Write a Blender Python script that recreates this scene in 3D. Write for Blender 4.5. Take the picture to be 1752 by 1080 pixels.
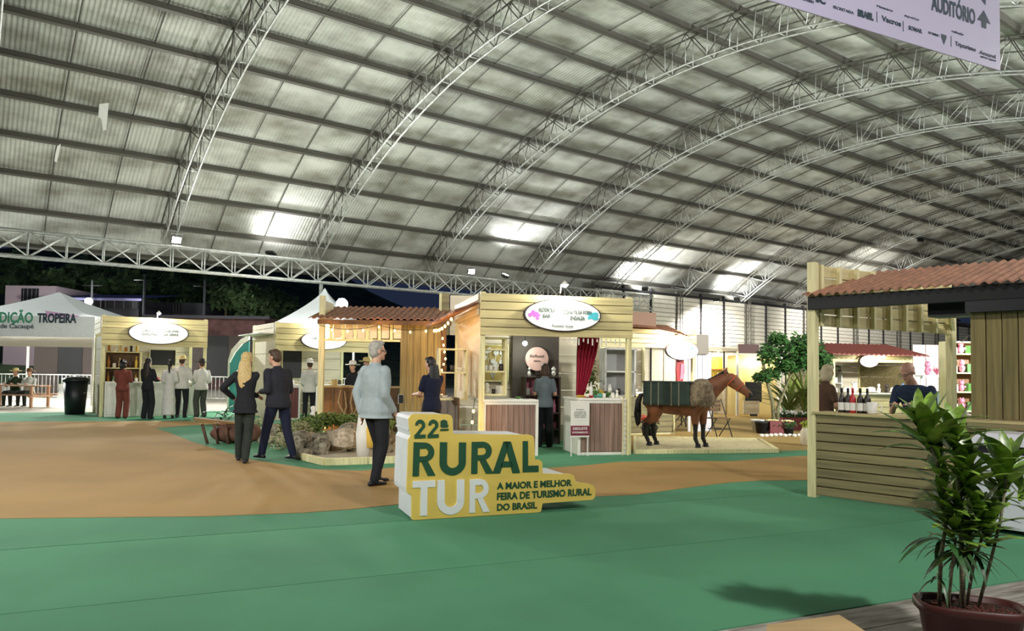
import bpy, math, random
import numpy as np
from mathutils import Vector, Matrix, noise
for _o in list(bpy.data.objects): bpy.data.objects.remove(_o, do_unlink=True)
SC = bpy.context.scene
COL = SC.collection
# ------------------------------------------------------------------ camera
F, H, CX, CY = 1265.0, 1.45, 876.0, 587.4
PT, RL = math.radians(2.2), math.radians(0.77)
fw = Vector((0, math.cos(PT), math.sin(PT)))
up0 = Vector((0, -math.sin(PT), math.cos(PT))); rt0 = Vector((1, 0, 0))
rt = rt0*math.cos(RL)+up0*math.sin(RL); upv = -rt0*math.sin(RL)+up0*math.cos(RL)
cd = bpy.data.cameras.new('camera'); cam = bpy.data.objects.new('camera', cd); COL.objects.link(cam)
m3 = Matrix((rt, upv, -fw)).transposed()
cam.matrix_world = Matrix.Translation((0, 0, H)) @ m3.to_4x4()
cd.sensor_fit = 'HORIZONTAL'; cd.sensor_width = 36; cd.lens = F/1752*36
cd.shift_y = (CY-540)/1752; cd.clip_end = 400; cd.clip_start = 0.05
SC.camera = cam
# ------------------------------------------------------------------ world, exposure
SC.view_settings.view_transform = 'Standard'; SC.view_settings.look = 'None'
SC.view_settings.exposure = 0.34; SC.view_settings.gamma = 1.0
SC.view_settings.use_curve_mapping = False
w = bpy.data.worlds.new('night'); SC.world = w; w.use_nodes = True
w.node_tree.nodes['Background'].inputs[0].default_value = (0.011, 0.016, 0.034, 1)
w.node_tree.nodes['Background'].inputs[1].default_value = 1.0
# hall axes: U runs along the vault, V across it
UA = math.radians(53.4)
U = Vector((math.sin(UA), math.cos(UA), 0)); V = Vector((-math.cos(UA), math.sin(UA), 0))
def uv(u, v, z=0): return U*u+V*v+Vector((0, 0, z))
# ------------------------------------------------------------------ lights of the hall plus added fill lamps (fixtures are built in floodlight())
# (u, v, z, aim u, aim v, aim z, watts, spot size deg, colour)
FLOODS_AND_FILLS = [
    (7.0, 33.0, 6.75, 8.0, 12.0, 0.0, 2600, 150, (1, .97, .92)),
    (21.6, 32.8, 6.75, 18.0, 12.0, 0.0, 2600, 150, (.93, .97, 1)),
    (40.6, 31.6, 6.4, 43.0, 32.0, 0.0, 3600, 172, (1, .98, .94)),
    (52.8, 24.0, 10.9, 60.0, 33.8, 2.5, 6500, 95, (1, .98, .94)),  # fill lamp added to brighten the far louvres
    (-7.0, 8.0, 6.4, 4.0, 13.0, 0.0, 2300, 100, (1, .96, .90)),  # this and the rest: unseen fills added to light floor and fronts
    (3.5, -3.5, 6.8, 8.0, 10.0, 0.0, 1700, 120, (1, .97, .92)),
    (17.5, -2.0, 7.4, 16.0, 16.0, 0.0, 1500, 140, (1, .97, .93)),
    (30.0, -2.0, 7.4, 28.0, 18.0, 0.0, 2600, 140, (1, .97, .93)),
]
UPLIGHTS_AND_FILLS = [
    (11.2, 33.7, 6.75, 11.8, 34.2, 8.4, 330, 130, (.95, .98, 1)),
    (24.0, 33.0, 6.8, 24.6, 31.6, 9.5, 900, 120, (.92, .96, 1)),
    (35.0, 32.9, 6.9, 36.0, 34.0, 8.5, 1000, 150, (.96, .98, 1)),
    (44.5, 32.9, 6.9, 45.5, 33.5, 8.5, 1000, 150, (.96, .98, 1)),
    (-5.0, 2.0, 4.2, 6.0, 16.0, 12.5, 2000, 120, (1, .96, .90)),  # from here on: unseen upward fills added to brighten the roof
    (15.0, -2.0, 4.6, 22.0, 16.0, 12.5, 9500, 120, (.95, 1, .97)),
    (27.0, -2.0, 4.6, 30.0, 12.0, 12.5, 5000, 125, (.97, 1, .97)),
    (42.0, -2.0, 4.6, 45.0, 12.0, 12.5, 3400, 125, (1, 1, .96)),
]
# ------------------------------------------------------------------ pixel helpers (real ground / real distance)
def ray(px, py): return fw+rt*((px-CX)/F)+upv*((CY-py)/F)
def G(px, py, z=0.0):
    d = ray(px, py); return Vector((0, 0, H))+d*((z-H)/d.z)
def P(px, py, Y):
    d = ray(px, py); return Vector((0, 0, H))+d*(Y/d.y)
def PV(px, py, v):
    d = ray(px, py); return Vector((0, 0, H))+d*(v/d.dot(V))
# ------------------------------------------------------------------ materials
def lin(h):
    if isinstance(h, str):
        c = [int(h[i:i+2], 16)/255 for i in (0, 2, 4)]
        return tuple(((x+.055)/1.055)**2.4 if x > .04045 else x/12.92 for x in c)
    return h
MATS = {}
def mat(name, col, rough=.6, metal=0, var=0.0, scale=8.0, stretch=None, bump=0.0, rnd=0.0, emit=None, es=0, col2=None, alpha=1, trans=0, spec=.5, thr=None):
    if name in MATS: return MATS[name]
    m = bpy.data.materials.new(name); m.use_nodes = True; nt = m.node_tree; N = nt.nodes; L = nt.links
    b = N['Principled BSDF']; c = lin(col)
    b.inputs['Base Color'].default_value = (*c, 1); b.inputs['Roughness'].default_value = rough
    b.inputs['Metallic'].default_value = metal; b.inputs['Specular IOR Level'].default_value = spec
    if trans: b.inputs['Transmission Weight'].default_value = trans
    if emit: b.inputs['Emission Color'].default_value = (*lin(emit), 1); b.inputs['Emission Strength'].default_value = es
    if var or bump or rnd or col2:
        tc = N.new('ShaderNodeTexCoord'); mp = N.new('ShaderNodeMapping')
        mp.inputs['Scale'].default_value = stretch or (1, 1, 1)
        L.new(tc.outputs['Object'], mp.inputs['Vector'])
        oi = N.new('ShaderNodeObjectInfo')
        ad = N.new('ShaderNodeVectorMath'); ad.operation = 'MULTIPLY_ADD'
        L.new(mp.outputs[0], ad.inputs[0]); ad.inputs[1].default_value = (1, 1, 1)
        mu = N.new('ShaderNodeMath'); mu.operation = 'MULTIPLY'; mu.inputs[1].default_value = 17.0 if rnd else 0.0
        L.new(oi.outputs['Random'], mu.inputs[0]); L.new(mu.outputs[0], ad.inputs[2])
        nz = N.new('ShaderNodeTexNoise'); nz.inputs['Scale'].default_value = scale; nz.inputs['Detail'].default_value = 5
        L.new(ad.outputs[0], nz.inputs['Vector'])
        rp = N.new('ShaderNodeValToRGB')
        dk = lin(col2) if col2 else tuple(x*(1-var) for x in c)
        rp.color_ramp.elements[0].position = thr[0] if thr else .32; rp.color_ramp.elements[0].color = (*dk, 1)
        rp.color_ramp.elements[1].position = thr[1] if thr else .62; rp.color_ramp.elements[1].color = (*[min(1, x*(1+var*.3)) for x in c], 1)
        L.new(nz.outputs['Fac'], rp.inputs['Fac'])
        out = rp.outputs['Color']
        if rnd:
            hv = N.new('ShaderNodeHueSaturation')
            mr = N.new('ShaderNodeMapRange'); mr.inputs['To Min'].default_value = 1-rnd; mr.inputs['To Max'].default_value = 1+rnd
            L.new(oi.outputs['Random'], mr.inputs['Value']); L.new(mr.outputs[0], hv.inputs['Value']); L.new(out, hv.inputs['Color'])
            out = hv.outputs['Color']
        L.new(out, b.inputs['Base Color'])
        if bump:
            bp = N.new('ShaderNodeBump'); bp.inputs['Strength'].default_value = bump; bp.inputs['Distance'].default_value = .02
            L.new(nz.outputs['Fac'], bp.inputs['Height']); L.new(bp.outputs[0], b.inputs['Normal'])
    MATS[name] = m; return m
PINE = mat('pine boards', 'CFC18C', .6, var=.26, scale=1.6, stretch=(.5, 6, 10), rnd=.12, bump=.1)
PINEV = mat('pine upright boards', 'C9BA84', .6, var=.35, scale=3, stretch=(14, 6, .6), rnd=.12, bump=.1)
POST = mat('pine post', 'E2D9A6', .55, var=.2, scale=3, stretch=(12, 12, .8), rnd=.05)
OLIVE = mat('greenish treated pine', '8C815A', .65, var=.32, scale=1.6, stretch=(.7, 5, 12), rnd=.14, bump=.12)
OLIVEV = mat('greenish treated pine upright', '86784B', .65, var=.35, scale=2.2, stretch=(12, 5, .6), rnd=.10, bump=.12)
BROWNV = mat('brown laminate slats', '94776A', .5, var=.4, scale=2.5, stretch=(16, 5, .5), rnd=.18)
BROWN = mat('dark brown wood', '5E4326', .7, var=.5, scale=4, rnd=.1, bump=.2)
WHITE = mat('white paint', 'E8E6DE', .5, var=.06, scale=5)
CREAM = mat('cream wall boards', 'D9CDB4', .6, var=.12, scale=2, stretch=(.5, 4, 8), rnd=.04)
BEIGE = mat('beige wall', 'C9BBA0', .7, var=.15, scale=3)
RUST = mat('rusty red roof sheet', 'A8745A', .6, var=.4, scale=6, stretch=(3, 1, 1), rnd=.08)
DARK = mat('near black', '17171A', .6)
STEEL = mat('galvanised steel tube', 'C4C6C2', .42, metal=.55, var=.25, scale=6)
STEELD = mat('dull steel purlin', '55524A', .7, metal=.1, var=.3, scale=5)
BLACK = mat('black plastic', '161A1C', .45)
SOIL = mat('soil', '3A2417', .95, var=.5, scale=40, bump=.6)
# ------------------------------------------------------------------ mesh builder
class MB:
    def __init__(s): s.v = []; s.f = []; s.m = []; s.sm = []; s.cur = 0
    def add(s, vs, fs, smooth=False):
        n = len(s.v); s.v += [tuple(x) for x in vs]
        for f in fs: s.f.append(tuple(n+i for i in f)); s.m.append(s.cur); s.sm.append(smooth)
        return s
    def box(s, x0, x1, y0, y1, z0, z1, M=None):
        vs = [Vector(p) for p in ((x0,y0,z0),(x1,y0,z0),(x1,y1,z0),(x0,y1,z0),(x0,y0,z1),(x1,y0,z1),(x1,y1,z1),(x0,y1,z1))]
        if M is not None: vs = [M @ p for p in vs]
        return s.add(vs, [(3,2,1,0),(4,5,6,7),(0,1,5,4),(1,2,6,5),(2,3,7,6),(3,0,4,7)])
    def tube(s, pts, rad, n=8, cap=True, smooth=True, flat=None):
        pts = [Vector(p) for p in pts]; k = len(pts)
        if not hasattr(rad, '__len__'): rad = [rad]*k
        rings = []; prev = None
        for i, p in enumerate(pts):
            d = (pts[min(i+1, k-1)]-pts[max(i-1, 0)]).normalized()
            a = prev if prev is not None else (Vector((1, 0, 0)) if abs(d.z) > .9 else Vector((0, 0, 1)))
            x = (a-d*a.dot(d)).normalized(); prev = x; y = d.cross(x)
            r = rad[i]; fl = flat or 1
            rings.append([p+x*(math.cos(t)*r)+y*(math.sin(t)*r*fl) for t in [2*math.pi*j/n for j in range(n)]])
        return s.loft(rings, cap, smooth)
    def loft(s, rings, cap=True, smooth=True):
        n = len(rings[0]); vs = [p for r in rings for p in r]; fs = []
        for i in range(len(rings)-1):
            for j in range(n):
                fs.append((i*n+j, i*n+(j+1) % n, (i+1)*n+(j+1) % n, (i+1)*n+j))
        if cap: fs.append(tuple(range(n))[::-1]); fs.append(tuple((len(rings)-1)*n+j for j in range(n)))
        return s.add(vs, fs, smooth)
    def ell(s, c, r, n=12, k=8, M=None):
        c = Vector(c); rings = []
        if not hasattr(r, '__len__'): r = (r, r, r)
        for i in range(k+1):
            t = math.pi*(i+.02)/(k+.04)-math.pi/2; cz = math.cos(t); z = math.sin(t)
            ring = [Vector((r[0]*cz*math.cos(2*math.pi*j/n), r[1]*cz*math.sin(2*math.pi*j/n), r[2]*z)) for j in range(n)]
            if M is not None: ring = [M @ q for q in ring]
            rings.append([c+q for q in ring])
        return s.loft(rings)
    def lathe(s, prof, c=(0, 0, 0), n=16, smooth=True, cap=True, sx=1, sy=1):
        c = Vector(c)
        return s.loft([[c+Vector((r*sx*math.cos(2*math.pi*j/n), r*sy*math.sin(2*math.pi*j/n), z)) for j in range(n)] for r, z in prof], cap, smooth)
    def prism(s, poly, y0, y1):            # polygon in XZ, extruded in Y (front face at y0)
        n = len(poly); vs = [(x, y0, z) for x, z in poly]+[(x, y1, z) for x, z in poly]
        area = sum(poly[i][0]*poly[(i+1) % n][1]-poly[(i+1) % n][0]*poly[i][1] for i in range(n))
        fr = tuple(range(n)); bk = tuple(range(n, 2*n))[::-1]
        if area < 0: fr = fr[::-1]; bk = bk[::-1]
        fs = [fr, bk]
        for i in range(n):
            j = (i+1) % n
            fs.append((j, i, n+i, n+j) if area > 0 else (i, j, n+j, n+i))
        return s.add(vs, fs)
    def slab(s, poly, z0, z1):             # polygon in XY
        n = len(poly); vs = [(p[0], p[1], z1) for p in poly]+[(p[0], p[1], z0) for p in poly]
        area = sum(poly[i][0]*poly[(i+1) % n][1]-poly[(i+1) % n][0]*poly[i][1] for i in range(n))
        a = tuple(range(n)); b = tuple(range(n, 2*n))[::-1]
        if area < 0: a = a[::-1]; b = b[::-1]
        fs = [a, b]
        for i in range(n):
            j = (i+1) % n
            fs.append((i, n+i, n+j, j) if area > 0 else (j, n+j, n+i, i))
        return s.add(vs, fs)
    def mesh(s, name, mats):
        me = bpy.data.meshes.new(name); me.from_pydata(s.v, [], s.f)
        if not isinstance(mats, (list, tuple)): mats = [mats]
        for m in mats: me.materials.append(m)
        me.polygons.foreach_set('material_index', s.m); me.polygons.foreach_set('use_smooth', s.sm)
        me.validate(); me.update(); return me
    def build(s, name, mats, parent=None, loc=None, rot=None):
        return link(name, s.mesh(name, mats), parent, loc, rot)
def link(name, data, parent=None, loc=None, rot=None, scale=None):
    o = bpy.data.objects.new(name, data); COL.objects.link(o)
    if parent is not None: o.parent = parent
    if loc is not None: o.location = loc
    if rot is not None: o.rotation_euler = rot
    if scale is not None: o.scale = scale
    return o
def tag(o, label=None, cat=None, group=None, kind=None):
    if label: o['label'] = label
    if cat: o['category'] = cat
    if group: o['group'] = group
    if kind: o['kind'] = kind
    return o
def thing(name, loc, label, cat, rz=0, group=None):
    o = link(name, None, None, loc, (0, 0, rz)); o.empty_display_size = .1
    return tag(o, label, cat, group)
def struct(o): o['kind'] = 'structure'; return o
def remesh(mb, name, mats, parent, vox, smooth=True, loc=None):
    me = mb.mesh(name, mats); o = bpy.data.objects.new('tmp', me); COL.objects.link(o)
    md = o.modifiers.new('r', 'REMESH'); md.mode = 'VOXEL'; md.voxel_size = vox; md.use_smooth_shade = True
    sm = o.modifiers.new('s', 'SMOOTH'); sm.iterations = 3; sm.factor = .5
    dg = bpy.context.evaluated_depsgraph_get(); ev = o.evaluated_get(dg)
    m2 = bpy.data.meshes.new_from_object(ev); bpy.data.objects.remove(o)
    m2.name = name; m2.materials.clear()
    for m in (mats if isinstance(mats, (list, tuple)) else [mats]): m2.materials.append(m)
    m2.polygons.foreach_set('use_smooth', [True]*len(m2.polygons))
    return link(name, m2, parent, loc)
BOXC = {}
def boxm(dx, dy, dz, m, bev=.004):
    """shared box mesh, centred in x,y, from z=0 up"""
    k = (round(dx, 3), round(dy, 3), round(dz, 3), m.name)
    if k not in BOXC:
        b = min(bev, dx*.2, dy*.2, dz*.2); x, y = dx/2, dy/2; mb = MB(); rr = []
        for z, i in ((0, b), (b, 0), (dz-b, 0), (dz, b)):
            X, Y = x-i, y-i
            rr.append([(X, Y-b+i, z), (X-b+i, Y, z), (-X+b-i, Y, z), (-X, Y-b+i, z), (-X, -Y+b-i, z), (-X+b-i, -Y, z), (X-b+i, -Y, z), (X, -Y+b-i, z)])
        mb.loft(rr, True, False); BOXC[k] = mb.mesh('board', m)
    return BOXC[k]
def bx(name, parent, x0, x1, y0, y1, z0, z1, m, rot=None):
    return link(name, boxm(x1-x0, y1-y0, z1-z0, m), parent, ((x0+x1)/2, (y0+y1)/2, z0), rot)
def hplanks(parent, x0, x1, y, z0, z1, n, m, th=.025, gap=.012, name='plank'):
    h = (z1-z0)/n
    for i in range(n):
        j = .003*((i*7) % 3-1)
        bx(name, parent, x0, x1, y-th/2+j, y+th/2+j, z0+i*h+gap/2, z0+(i+1)*h-gap/2, m)
def vplanks(parent, x0, x1, y, z0, z1, n, m, th=.025, gap=.005, name='plank'):
    h = (x1-x0)/n
    for i in range(n):
        j = .003*((i*5) % 3-1)
        bx(name, parent, x0+i*h+gap/2, x0+(i+1)*h-gap/2, y-th/2+j, y+th/2+j, z0, z1, m)
def yplanks(parent, x, y0, y1, z0, z1, n, m, th=.025, gap=.012, name='plank'):
    h = (z1-z0)/n
    for i in range(n):
        bx(name, parent, x-th/2, x+th/2, y0, y1, z0+i*h+gap/2, z0+(i+1)*h-gap/2, m)
TXT = {}
def text(parent, s, x, y, z, width, cap, m, bold=.02, name='lettering', depth=.004, rotz=0):
    """text standing in the XZ plane, facing -Y, centred at x on baseline z"""
    k = (s, bold)
    if k not in TXT:
        c = bpy.data.curves.new('t', 'FONT'); c.body = s; c.size = 1; c.offset = bold; c.resolution_u = 3
        c.extrude = .5
        o = bpy.data.objects.new('t', c); COL.objects.link(o)
        dg = bpy.context.evaluated_depsgraph_get(); me = bpy.data.meshes.new_from_object(o.evaluated_get(dg))
        bpy.data.objects.remove(o)
        TXT[k] = [tuple(v.co) for v in me.vertices], [tuple(p.vertices) for p in me.polygons]
    vs, fs = TXT[k]
    x0 = min(v[0] for v in vs); x1 = max(v[0] for v in vs); sx = width/(x1-x0); sz = cap/.72
    mb = MB(); mb.add([((v[0]-(x0+x1)/2)*sx, -v[2]*depth, v[1]*sz) for v in vs], fs)
    return mb.build(name, m, parent, (x, y, z), (0, 0, rotz))
def strut(name, mesh, a, b, parent):
    """unit-length (z) mesh stretched between a and b"""
    a = Vector(a); b = Vector(b); d = b-a
    o = link(name, mesh, parent); o.rotation_mode = 'QUATERNION'
    o.location = a; o.rotation_quaternion = d.to_track_quat('Z', 'Y'); o.scale = (1, 1, d.length)
    return o
def unit_tube(r, n, m):
    mb = MB(); mb.tube([(0, 0, 0), (0, 0, 1)], r, n); return mb.mesh('tube', m)
def flood(name, u, v, z, au, av, az, watts, spot, col, label, hidden=False):
    p = uv(u, v, z); t = uv(au, av, az); d = (t-p).normalized()
    o = thing(name, p, label, 'lamp')
    o.rotation_mode = 'QUATERNION'; o.rotation_quaternion = d.to_track_quat('-Y', 'Z')
    mb = MB(); mb.box(-.2, .2, -.02, .1, -.15, .15); [mb.box(x-.01, x+.01, .1, .16, -.13, .13) for x in (-.15, -.05, .05, .15)]
    mb.build('housing', BLACK, o)
    mb = MB(); mb.box(-.17, .17, -.03, -.021, -.12, .12); mb.build('lens', EMW, o)
    mb = MB(); mb.tube([(-.22, .04, 0), (-.22, .04, .25), (.22, .04, .25), (.22, .04, 0)], .012, 6); mb.build('bracket', STEEL, o)
    l = bpy.data.lights.new('beam', 'SPOT'); l.energy = watts; l.color = col; l.spot_size = math.radians(spot); l.spot_blend = .6
    l.shadow_soft_size = .25
    link('beam', l, o, (0, -.3, 0), (math.radians(-90), 0, 0))
    return o
EMW = mat('lit lamp lens', 'FFFFFF', .4, emit='FFFFFF', es=30)
EMY = mat('lit warm bulb', 'FFDFA0', .4, emit='FFC06A', es=7)
EMG = mat('lit greenish lamp', 'E0FFF0', .4, emit='D0FFE8', es=12)
# ================================================================== SETTING: floor
floor_m = mat('pale concrete', 'B9B2A2', .7, var=.2, scale=.9, rnd=0)
mb = MB(); mb.slab([(-70, -12), (70, -12), (70, 90), (-70, 90)], -.3, -.012)
floor = struct(mb.build('floor', floor_m))
CA = math.radians(24.2); cdx, cdy = math.cos(CA), math.sin(CA)
def cw(s, w): return (cdx*s-cdy*w, cdy*s+cdx*w)
GREENC = mat('green felt carpet', '56926F', .9, var=.2, scale=.5, rnd=.09, bump=.06, spec=.2)
ORANGEC = mat('tan orange felt carpet', 'AC8B58', .9, var=.12, scale=.7, rnd=.03, spec=.2)
W0, WS = 3.39, 1.79
for i in range(13):
    w0 = W0+WS*i+.009; w1 = W0+WS*(i+1)-.009
    mb = MB(); a, b = -30, 42; ns = 24
    vs = []; fs = []
    for k in range(ns+1):
        s = a+(b-a)*k/ns
        e0 = .006*math.sin(k*1.7+i); e1 = .006*math.sin(k*2.3+i*2)
        vs += [(*cw(s, w0+e0), -.01), (*cw(s, w0+e0), 0.0), (*cw(s, w1+e1), 0.0 if i % 2 else .002), (*cw(s, w1+e1), -.01)]
    for k in range(ns):
        q = 4*k; fs += [(q, q+4, q+5, q+1), (q+1, q+5, q+6, q+2), (q+2, q+6, q+7, q+3)]
    mb.add(vs, fs); o = mb.build('green_carpet_strip', GREENC, floor)
# orange lanes laid on the green
A = [(-60, 890), (0, 888), (180, 886), (360, 884), (520, 878), (600, 872), (700, 862), (850, 855), (1020, 850), (1090, 847), (1140, 840), (1200, 832), (1250, 826), (1300, 823), (1390, 822), (1480, 823),
     (1480, 776), (1390, 780), (1330, 783), (1250, 790), (1160, 789), (1060, 791), (1010, 796), (960, 800), (900, 804), (830, 802), (760, 799), (680, 800), (620, 806), (540, 804), (480, 795), (430, 787), (380, 772), (330, 757), (290, 741), (265, 733), (330, 728), (420, 724), (420, 722), (250, 721), (0, 722), (-60, 722)]
mb = MB(); pg = [G(x, y)[:2] for x, y in A]; mb.slab(pg, 0.001, .006)
o = mb.build('tan_carpet_lane', ORANGEC, floor)
pg = [G(x, y)[:2] for x, y in ((1078, 772), (1180, 775), (1335, 772), (1460, 768), (1460, 712), (1300, 703), (1200, 700), (1075, 705))]
mb = MB(); mb.slab(pg, 0.001, .006)
mb.build('tan_carpet_square', mat('ochre felt carpet', 'A58A55', .9, var=.15, scale=.9, spec=.2), floor)
# weathered tiles of the near edge, each a piece
TILE = mat('weathered grey plank tile', 'A6A29A', .55, var=.3, scale=3, stretch=(1, 7, 1), rnd=.12, bump=.1, col2='6B645B')
for r in range(9):
    w1 = W0-.006-r*.3; off = (r*.47) % 1.2
    for c in range(9):
        s0 = -1.2+c*1.2-off
        me = boxm(1.192, .292, .012, TILE, .002)
        x, y = cw(s0+.6, w1-.15); link('floor_tile', me, floor, (x, y, -.011), (0, 0, CA))
# ================================================================== SETTING: roof
RC, VC, ZC = 29.4, 16.8, -17.2
def arc(th, R): return VC+R*math.sin(th), ZC+R*math.cos(th)
AU = [.6+6.56*k for k in range(0, 13)]
AU = [6.9+6.56*k for k in range(-1, 12)]
DT = .0635; NS = 21; T0 = -.64
SHEET = mat('galvanised roof sheet', 'B0B0A8', .7, spec=.25, var=.32, scale=.5, stretch=(1, 1.6, 1), rnd=.18, col2='77756A')
ceiling = struct(thing('ceiling', (0, 0, 0), None, None)); 
Rs = RC+1.38; chord = 2*Rs*math.sin(DT/2)
L = 6.56; nw = 46
mb = MB(); vs = []; fs = []; 
for k in range(nw*4+1):
    x = L*k/(nw*4); h = (0, .016, .016, 0)[k % 4]
    vs += [(x, -chord/2-.06, h), (x, chord/2+.06, h)]
for k in range(nw*4): fs.append((2*k, 2*k+1, 2*k+3, 2*k+2))
mb.add(vs, fs); sheet = mb.mesh('sheet', SHEET)
random.seed(4)
for bi in range(-2, 12):
    u0 = 6.9+6.56*bi
    for j in range(NS):
        th = T0+DT*(j+.5); v, z = arc(th, Rs)
        p = uv(u0, v, z+.01*random.random()+.005*(bi % 2))
        if bi < -1 and v < 0: continue
        M = Matrix((U, V*math.cos(th)+Vector((0, 0, -math.sin(th))), V*math.sin(th)+Vector((0, 0, math.cos(th))))).transposed().to_4x4()
        o = link('roof_sheet', sheet, ceiling); o.matrix_local = Matrix.Translation(p) @ M
# purlins: C sections along the vault
PUR = MB(); ua, ub = -8, 6.9+6.56*12
PUR.box(0, 1, -.06, -.05, -.21, .0); PUR.box(0, 1, -.06, .07, -.21, -.2); PUR.box(0, 1, -.06, .07, -.01, 0)
pm = PUR.mesh('purlin', STEELD)
for j in range(NS+1):
    th = T0+DT*j; v, z = arc(th, Rs-.02)
    M = Matrix((U, V*math.cos(th)+Vector((0, 0, -math.sin(th))), V*math.sin(th)+Vector((0, 0, math.cos(th))))).transposed().to_4x4()
    o = link('purlin', pm, ceiling); o.matrix_local = Matrix.Translation(uv(ua, v, z)) @ M @ Matrix.Diagonal((ub-ua, 1, 1, 1))
for i_ in range(28):
    u_ = 6.9+6.56*(-1)+6.56/3*(i_//2*3+1+i_ % 2)-6.56/3*.0
    mb = MB(); mb.tube([uv(u_, *arc(T0+DT*j, Rs-.07)) for j in range(NS+1)], .022, 4); mb.build('sag_rod', STEELD, ceiling)
# white scraps caught under the roof
for pts_, lb in (([(170,178),(186,176),(184,200),(182,222),(176,224),(174,205),(168,200)],'larger torn white scrap hanging under the roof, upper left'),([(98,250),(104,246),(101,262),(97,278),(93,276),(95,262)],'smaller torn white scrap hanging under the roof, below the larger one')):
    pp=[]
    p0=PV(*pts_[0],26.5 if pts_[0][0]>120 else 30.0); o=thing('white_scrap',p0,lb,'scrap'); mb=MB(); q=[PV(x,y,26.5 if pts_[0][0]>120 else 30.0)-p0 for x,y in pts_]; n_=len(q)
    mb.add(q+[a+V*.01 for a in q],[tuple(range(n_)),tuple(range(2*n_-1,n_-1,-1))]+[(i,(i+1)%n_,n_+(i+1)%n_,n_+i) for i in range(n_)]); mb.build('sheet',WHITE,o)
# arches
WEB = unit_tube(.016, 5, STEEL); WEBD = unit_tube(.02, 5, STEELD)
ordn = ['standing just left of the picture', 'leftmost in the picture, foot behind the bright left floodlight', 'second from the left, foot above the white pointed tent',
        'third from the left, foot left of the blue-white floodlight', 'fourth from the left, foot above the pine fascia', 'fifth from the left, foot where the louvred wall begins',
        'sixth from the left, over the first dark louvre column', 'seventh from the left, above the louvred wall panels', 'eighth from the left, above the leafy indoor tree', 'ninth from the left, above the rusty booth roof',
        'tenth from the left, far up the hall', 'second last, far end of the hall', 'last one, farthest up the hall']
NP = 40; TA = -.625; TD = 1.25/NP
for k, u0 in enumerate(AU):
    o = thing('roof_arch', uv(u0, VC, 0), 'curved steel lattice arch, '+ordn[k], 'roof truss', 0, None)

    org = uv(u0, VC, 0)
    def pt(th, R, du): v, z = arc(th, R); return uv(u0+du, v, z)-org
    for du in (-.2, .2):
        mb = MB(); mb.tube([pt(TA+TD*i, RC, du) for i in range(NP+1)], .035, 6); mb.build('lower_chord', STEEL, o)
        mb = MB(); mb.tube([pt(TA+TD*i, RC+1.1, du) for i in range(NP+1)], .035, 6); mb.build('upper_chord', STEELD, o)
    if k <= 4:
        for i in range(NP+1):
            for du in (-.2, .2):
                strut('web_post', WEB, pt(TA+TD*i, RC, du), pt(TA+TD*i, RC+1.1, du), o)
                if i < NP:
                    a, b = (RC, RC+1.1) if i % 2 else (RC+1.1, RC)
                    strut('web_diagonal', WEBD, pt(TA+TD*i, a, du), pt(TA+TD*(i+1), b, du), o)
            strut('cross_tie', WEB, pt(TA+TD*i, RC, -.2), pt(TA+TD*i, RC, .2), o)
    else:
        mb = MB()
        for i in range(NP+1):
            for du in (-.2, .2):
                mb.tube([pt(TA+TD*i, RC, du), pt(TA+TD*i, RC+1.1, du)], .014, 4)
                if i < NP:
                    a, b = (RC, RC+1.1) if i % 2 else (RC+1.1, RC)
                    mb.tube([pt(TA+TD*i, a, du), pt(TA+TD*(i+1), b, du)], .014, 4)
            mb.tube([pt(TA+TD*i, RC, -.2), pt(TA+TD*i, RC, .2)], .014, 4)
        tag(mb.build('web', STEEL, o), kind='stuff')
# eave girder with X bracing
gu0, n = -9.5, 36; gs = 1.26
gird = thing('eave_girder', uv(gu0, 33.2, 5.5), 'long straight lattice girder with crossed braces under the roof edge', 'girder')
org = uv(gu0, 33.2, 5.5)
gp = lambda i, dv, z: uv(gu0+i*gs, 33.2+dv, z)-org
for dv in (-.22, .22):
    for z, nm in ((5.52, 'lower_chord'), (6.48, 'upper_chord')):
        mb = MB(); mb.tube([gp(0, dv, z), gp(n, dv, z)], .05, 8); mb.build(nm, STEEL, gird)
GW = unit_tube(.028, 6, STEEL)
for i in range(n+1):
    for dv in (-.22, .22):
        strut('upright', GW, gp(i, dv, 5.52), gp(i, dv, 6.48), gird)
        if i < n:
            strut('brace', GW, gp(i, dv, 5.52), gp(i+1, dv, 6.48), gird)
            if dv < 0: strut('brace', GW, gp(i, dv, 6.48), gp(i+1, dv, 5.52), gird)
for px, lb in ((547, 'thin grey steel column rising behind the white pointed tent'), (757, 'thin grey steel column beside the pale panel left of the pine fascia')):
    p = PV(px, 600, 33.2); o = thing('steel_column', (p.x, p.y, 0), lb, 'column')
    mb = MB(); mb.tube([(0, 0, 0), (0, 0, 5.5)], .09, 10); mb.build('shaft', STEEL, o)
    mb = MB(); mb.box(-.2, .2, -.2, .2, 0, .03); mb.build('base_plate', STEEL, o)
# floodlights and added fill lamps
FL = ['bright white floodlight on the girder at the foot of the leftmost arch', 'blue-white floodlight on the girder just left of the pine fascia', 'bright floodlight in front of the louvred wall beside the leafy tree',
      'added fill floodlight on a far arch, lighting the last louvres', 'added unseen fill floodlight behind the camera, left', 'added unseen fill floodlight behind the camera, near left', 'added unseen fill floodlight behind the camera, middle', 'added unseen fill floodlight behind the camera, right']
for a, lb in zip(FLOODS_AND_FILLS, FL): flood('floodlight', *a, lb)
UL = ['upward floodlight left of the second arch foot', 'upward floodlight right of the third arch foot', 'upward floodlight over the first louvres', 'upward floodlight over the middle louvres',
      'added unseen upward fill behind the camera, far left', 'added unseen upward fill behind the camera, left', 'added unseen upward fill behind the camera, right', 'added unseen upward fill behind the camera, far right']
for a, lb in zip(UPLIGHTS_AND_FILLS, UL): flood('uplight', *a, lb)
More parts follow.
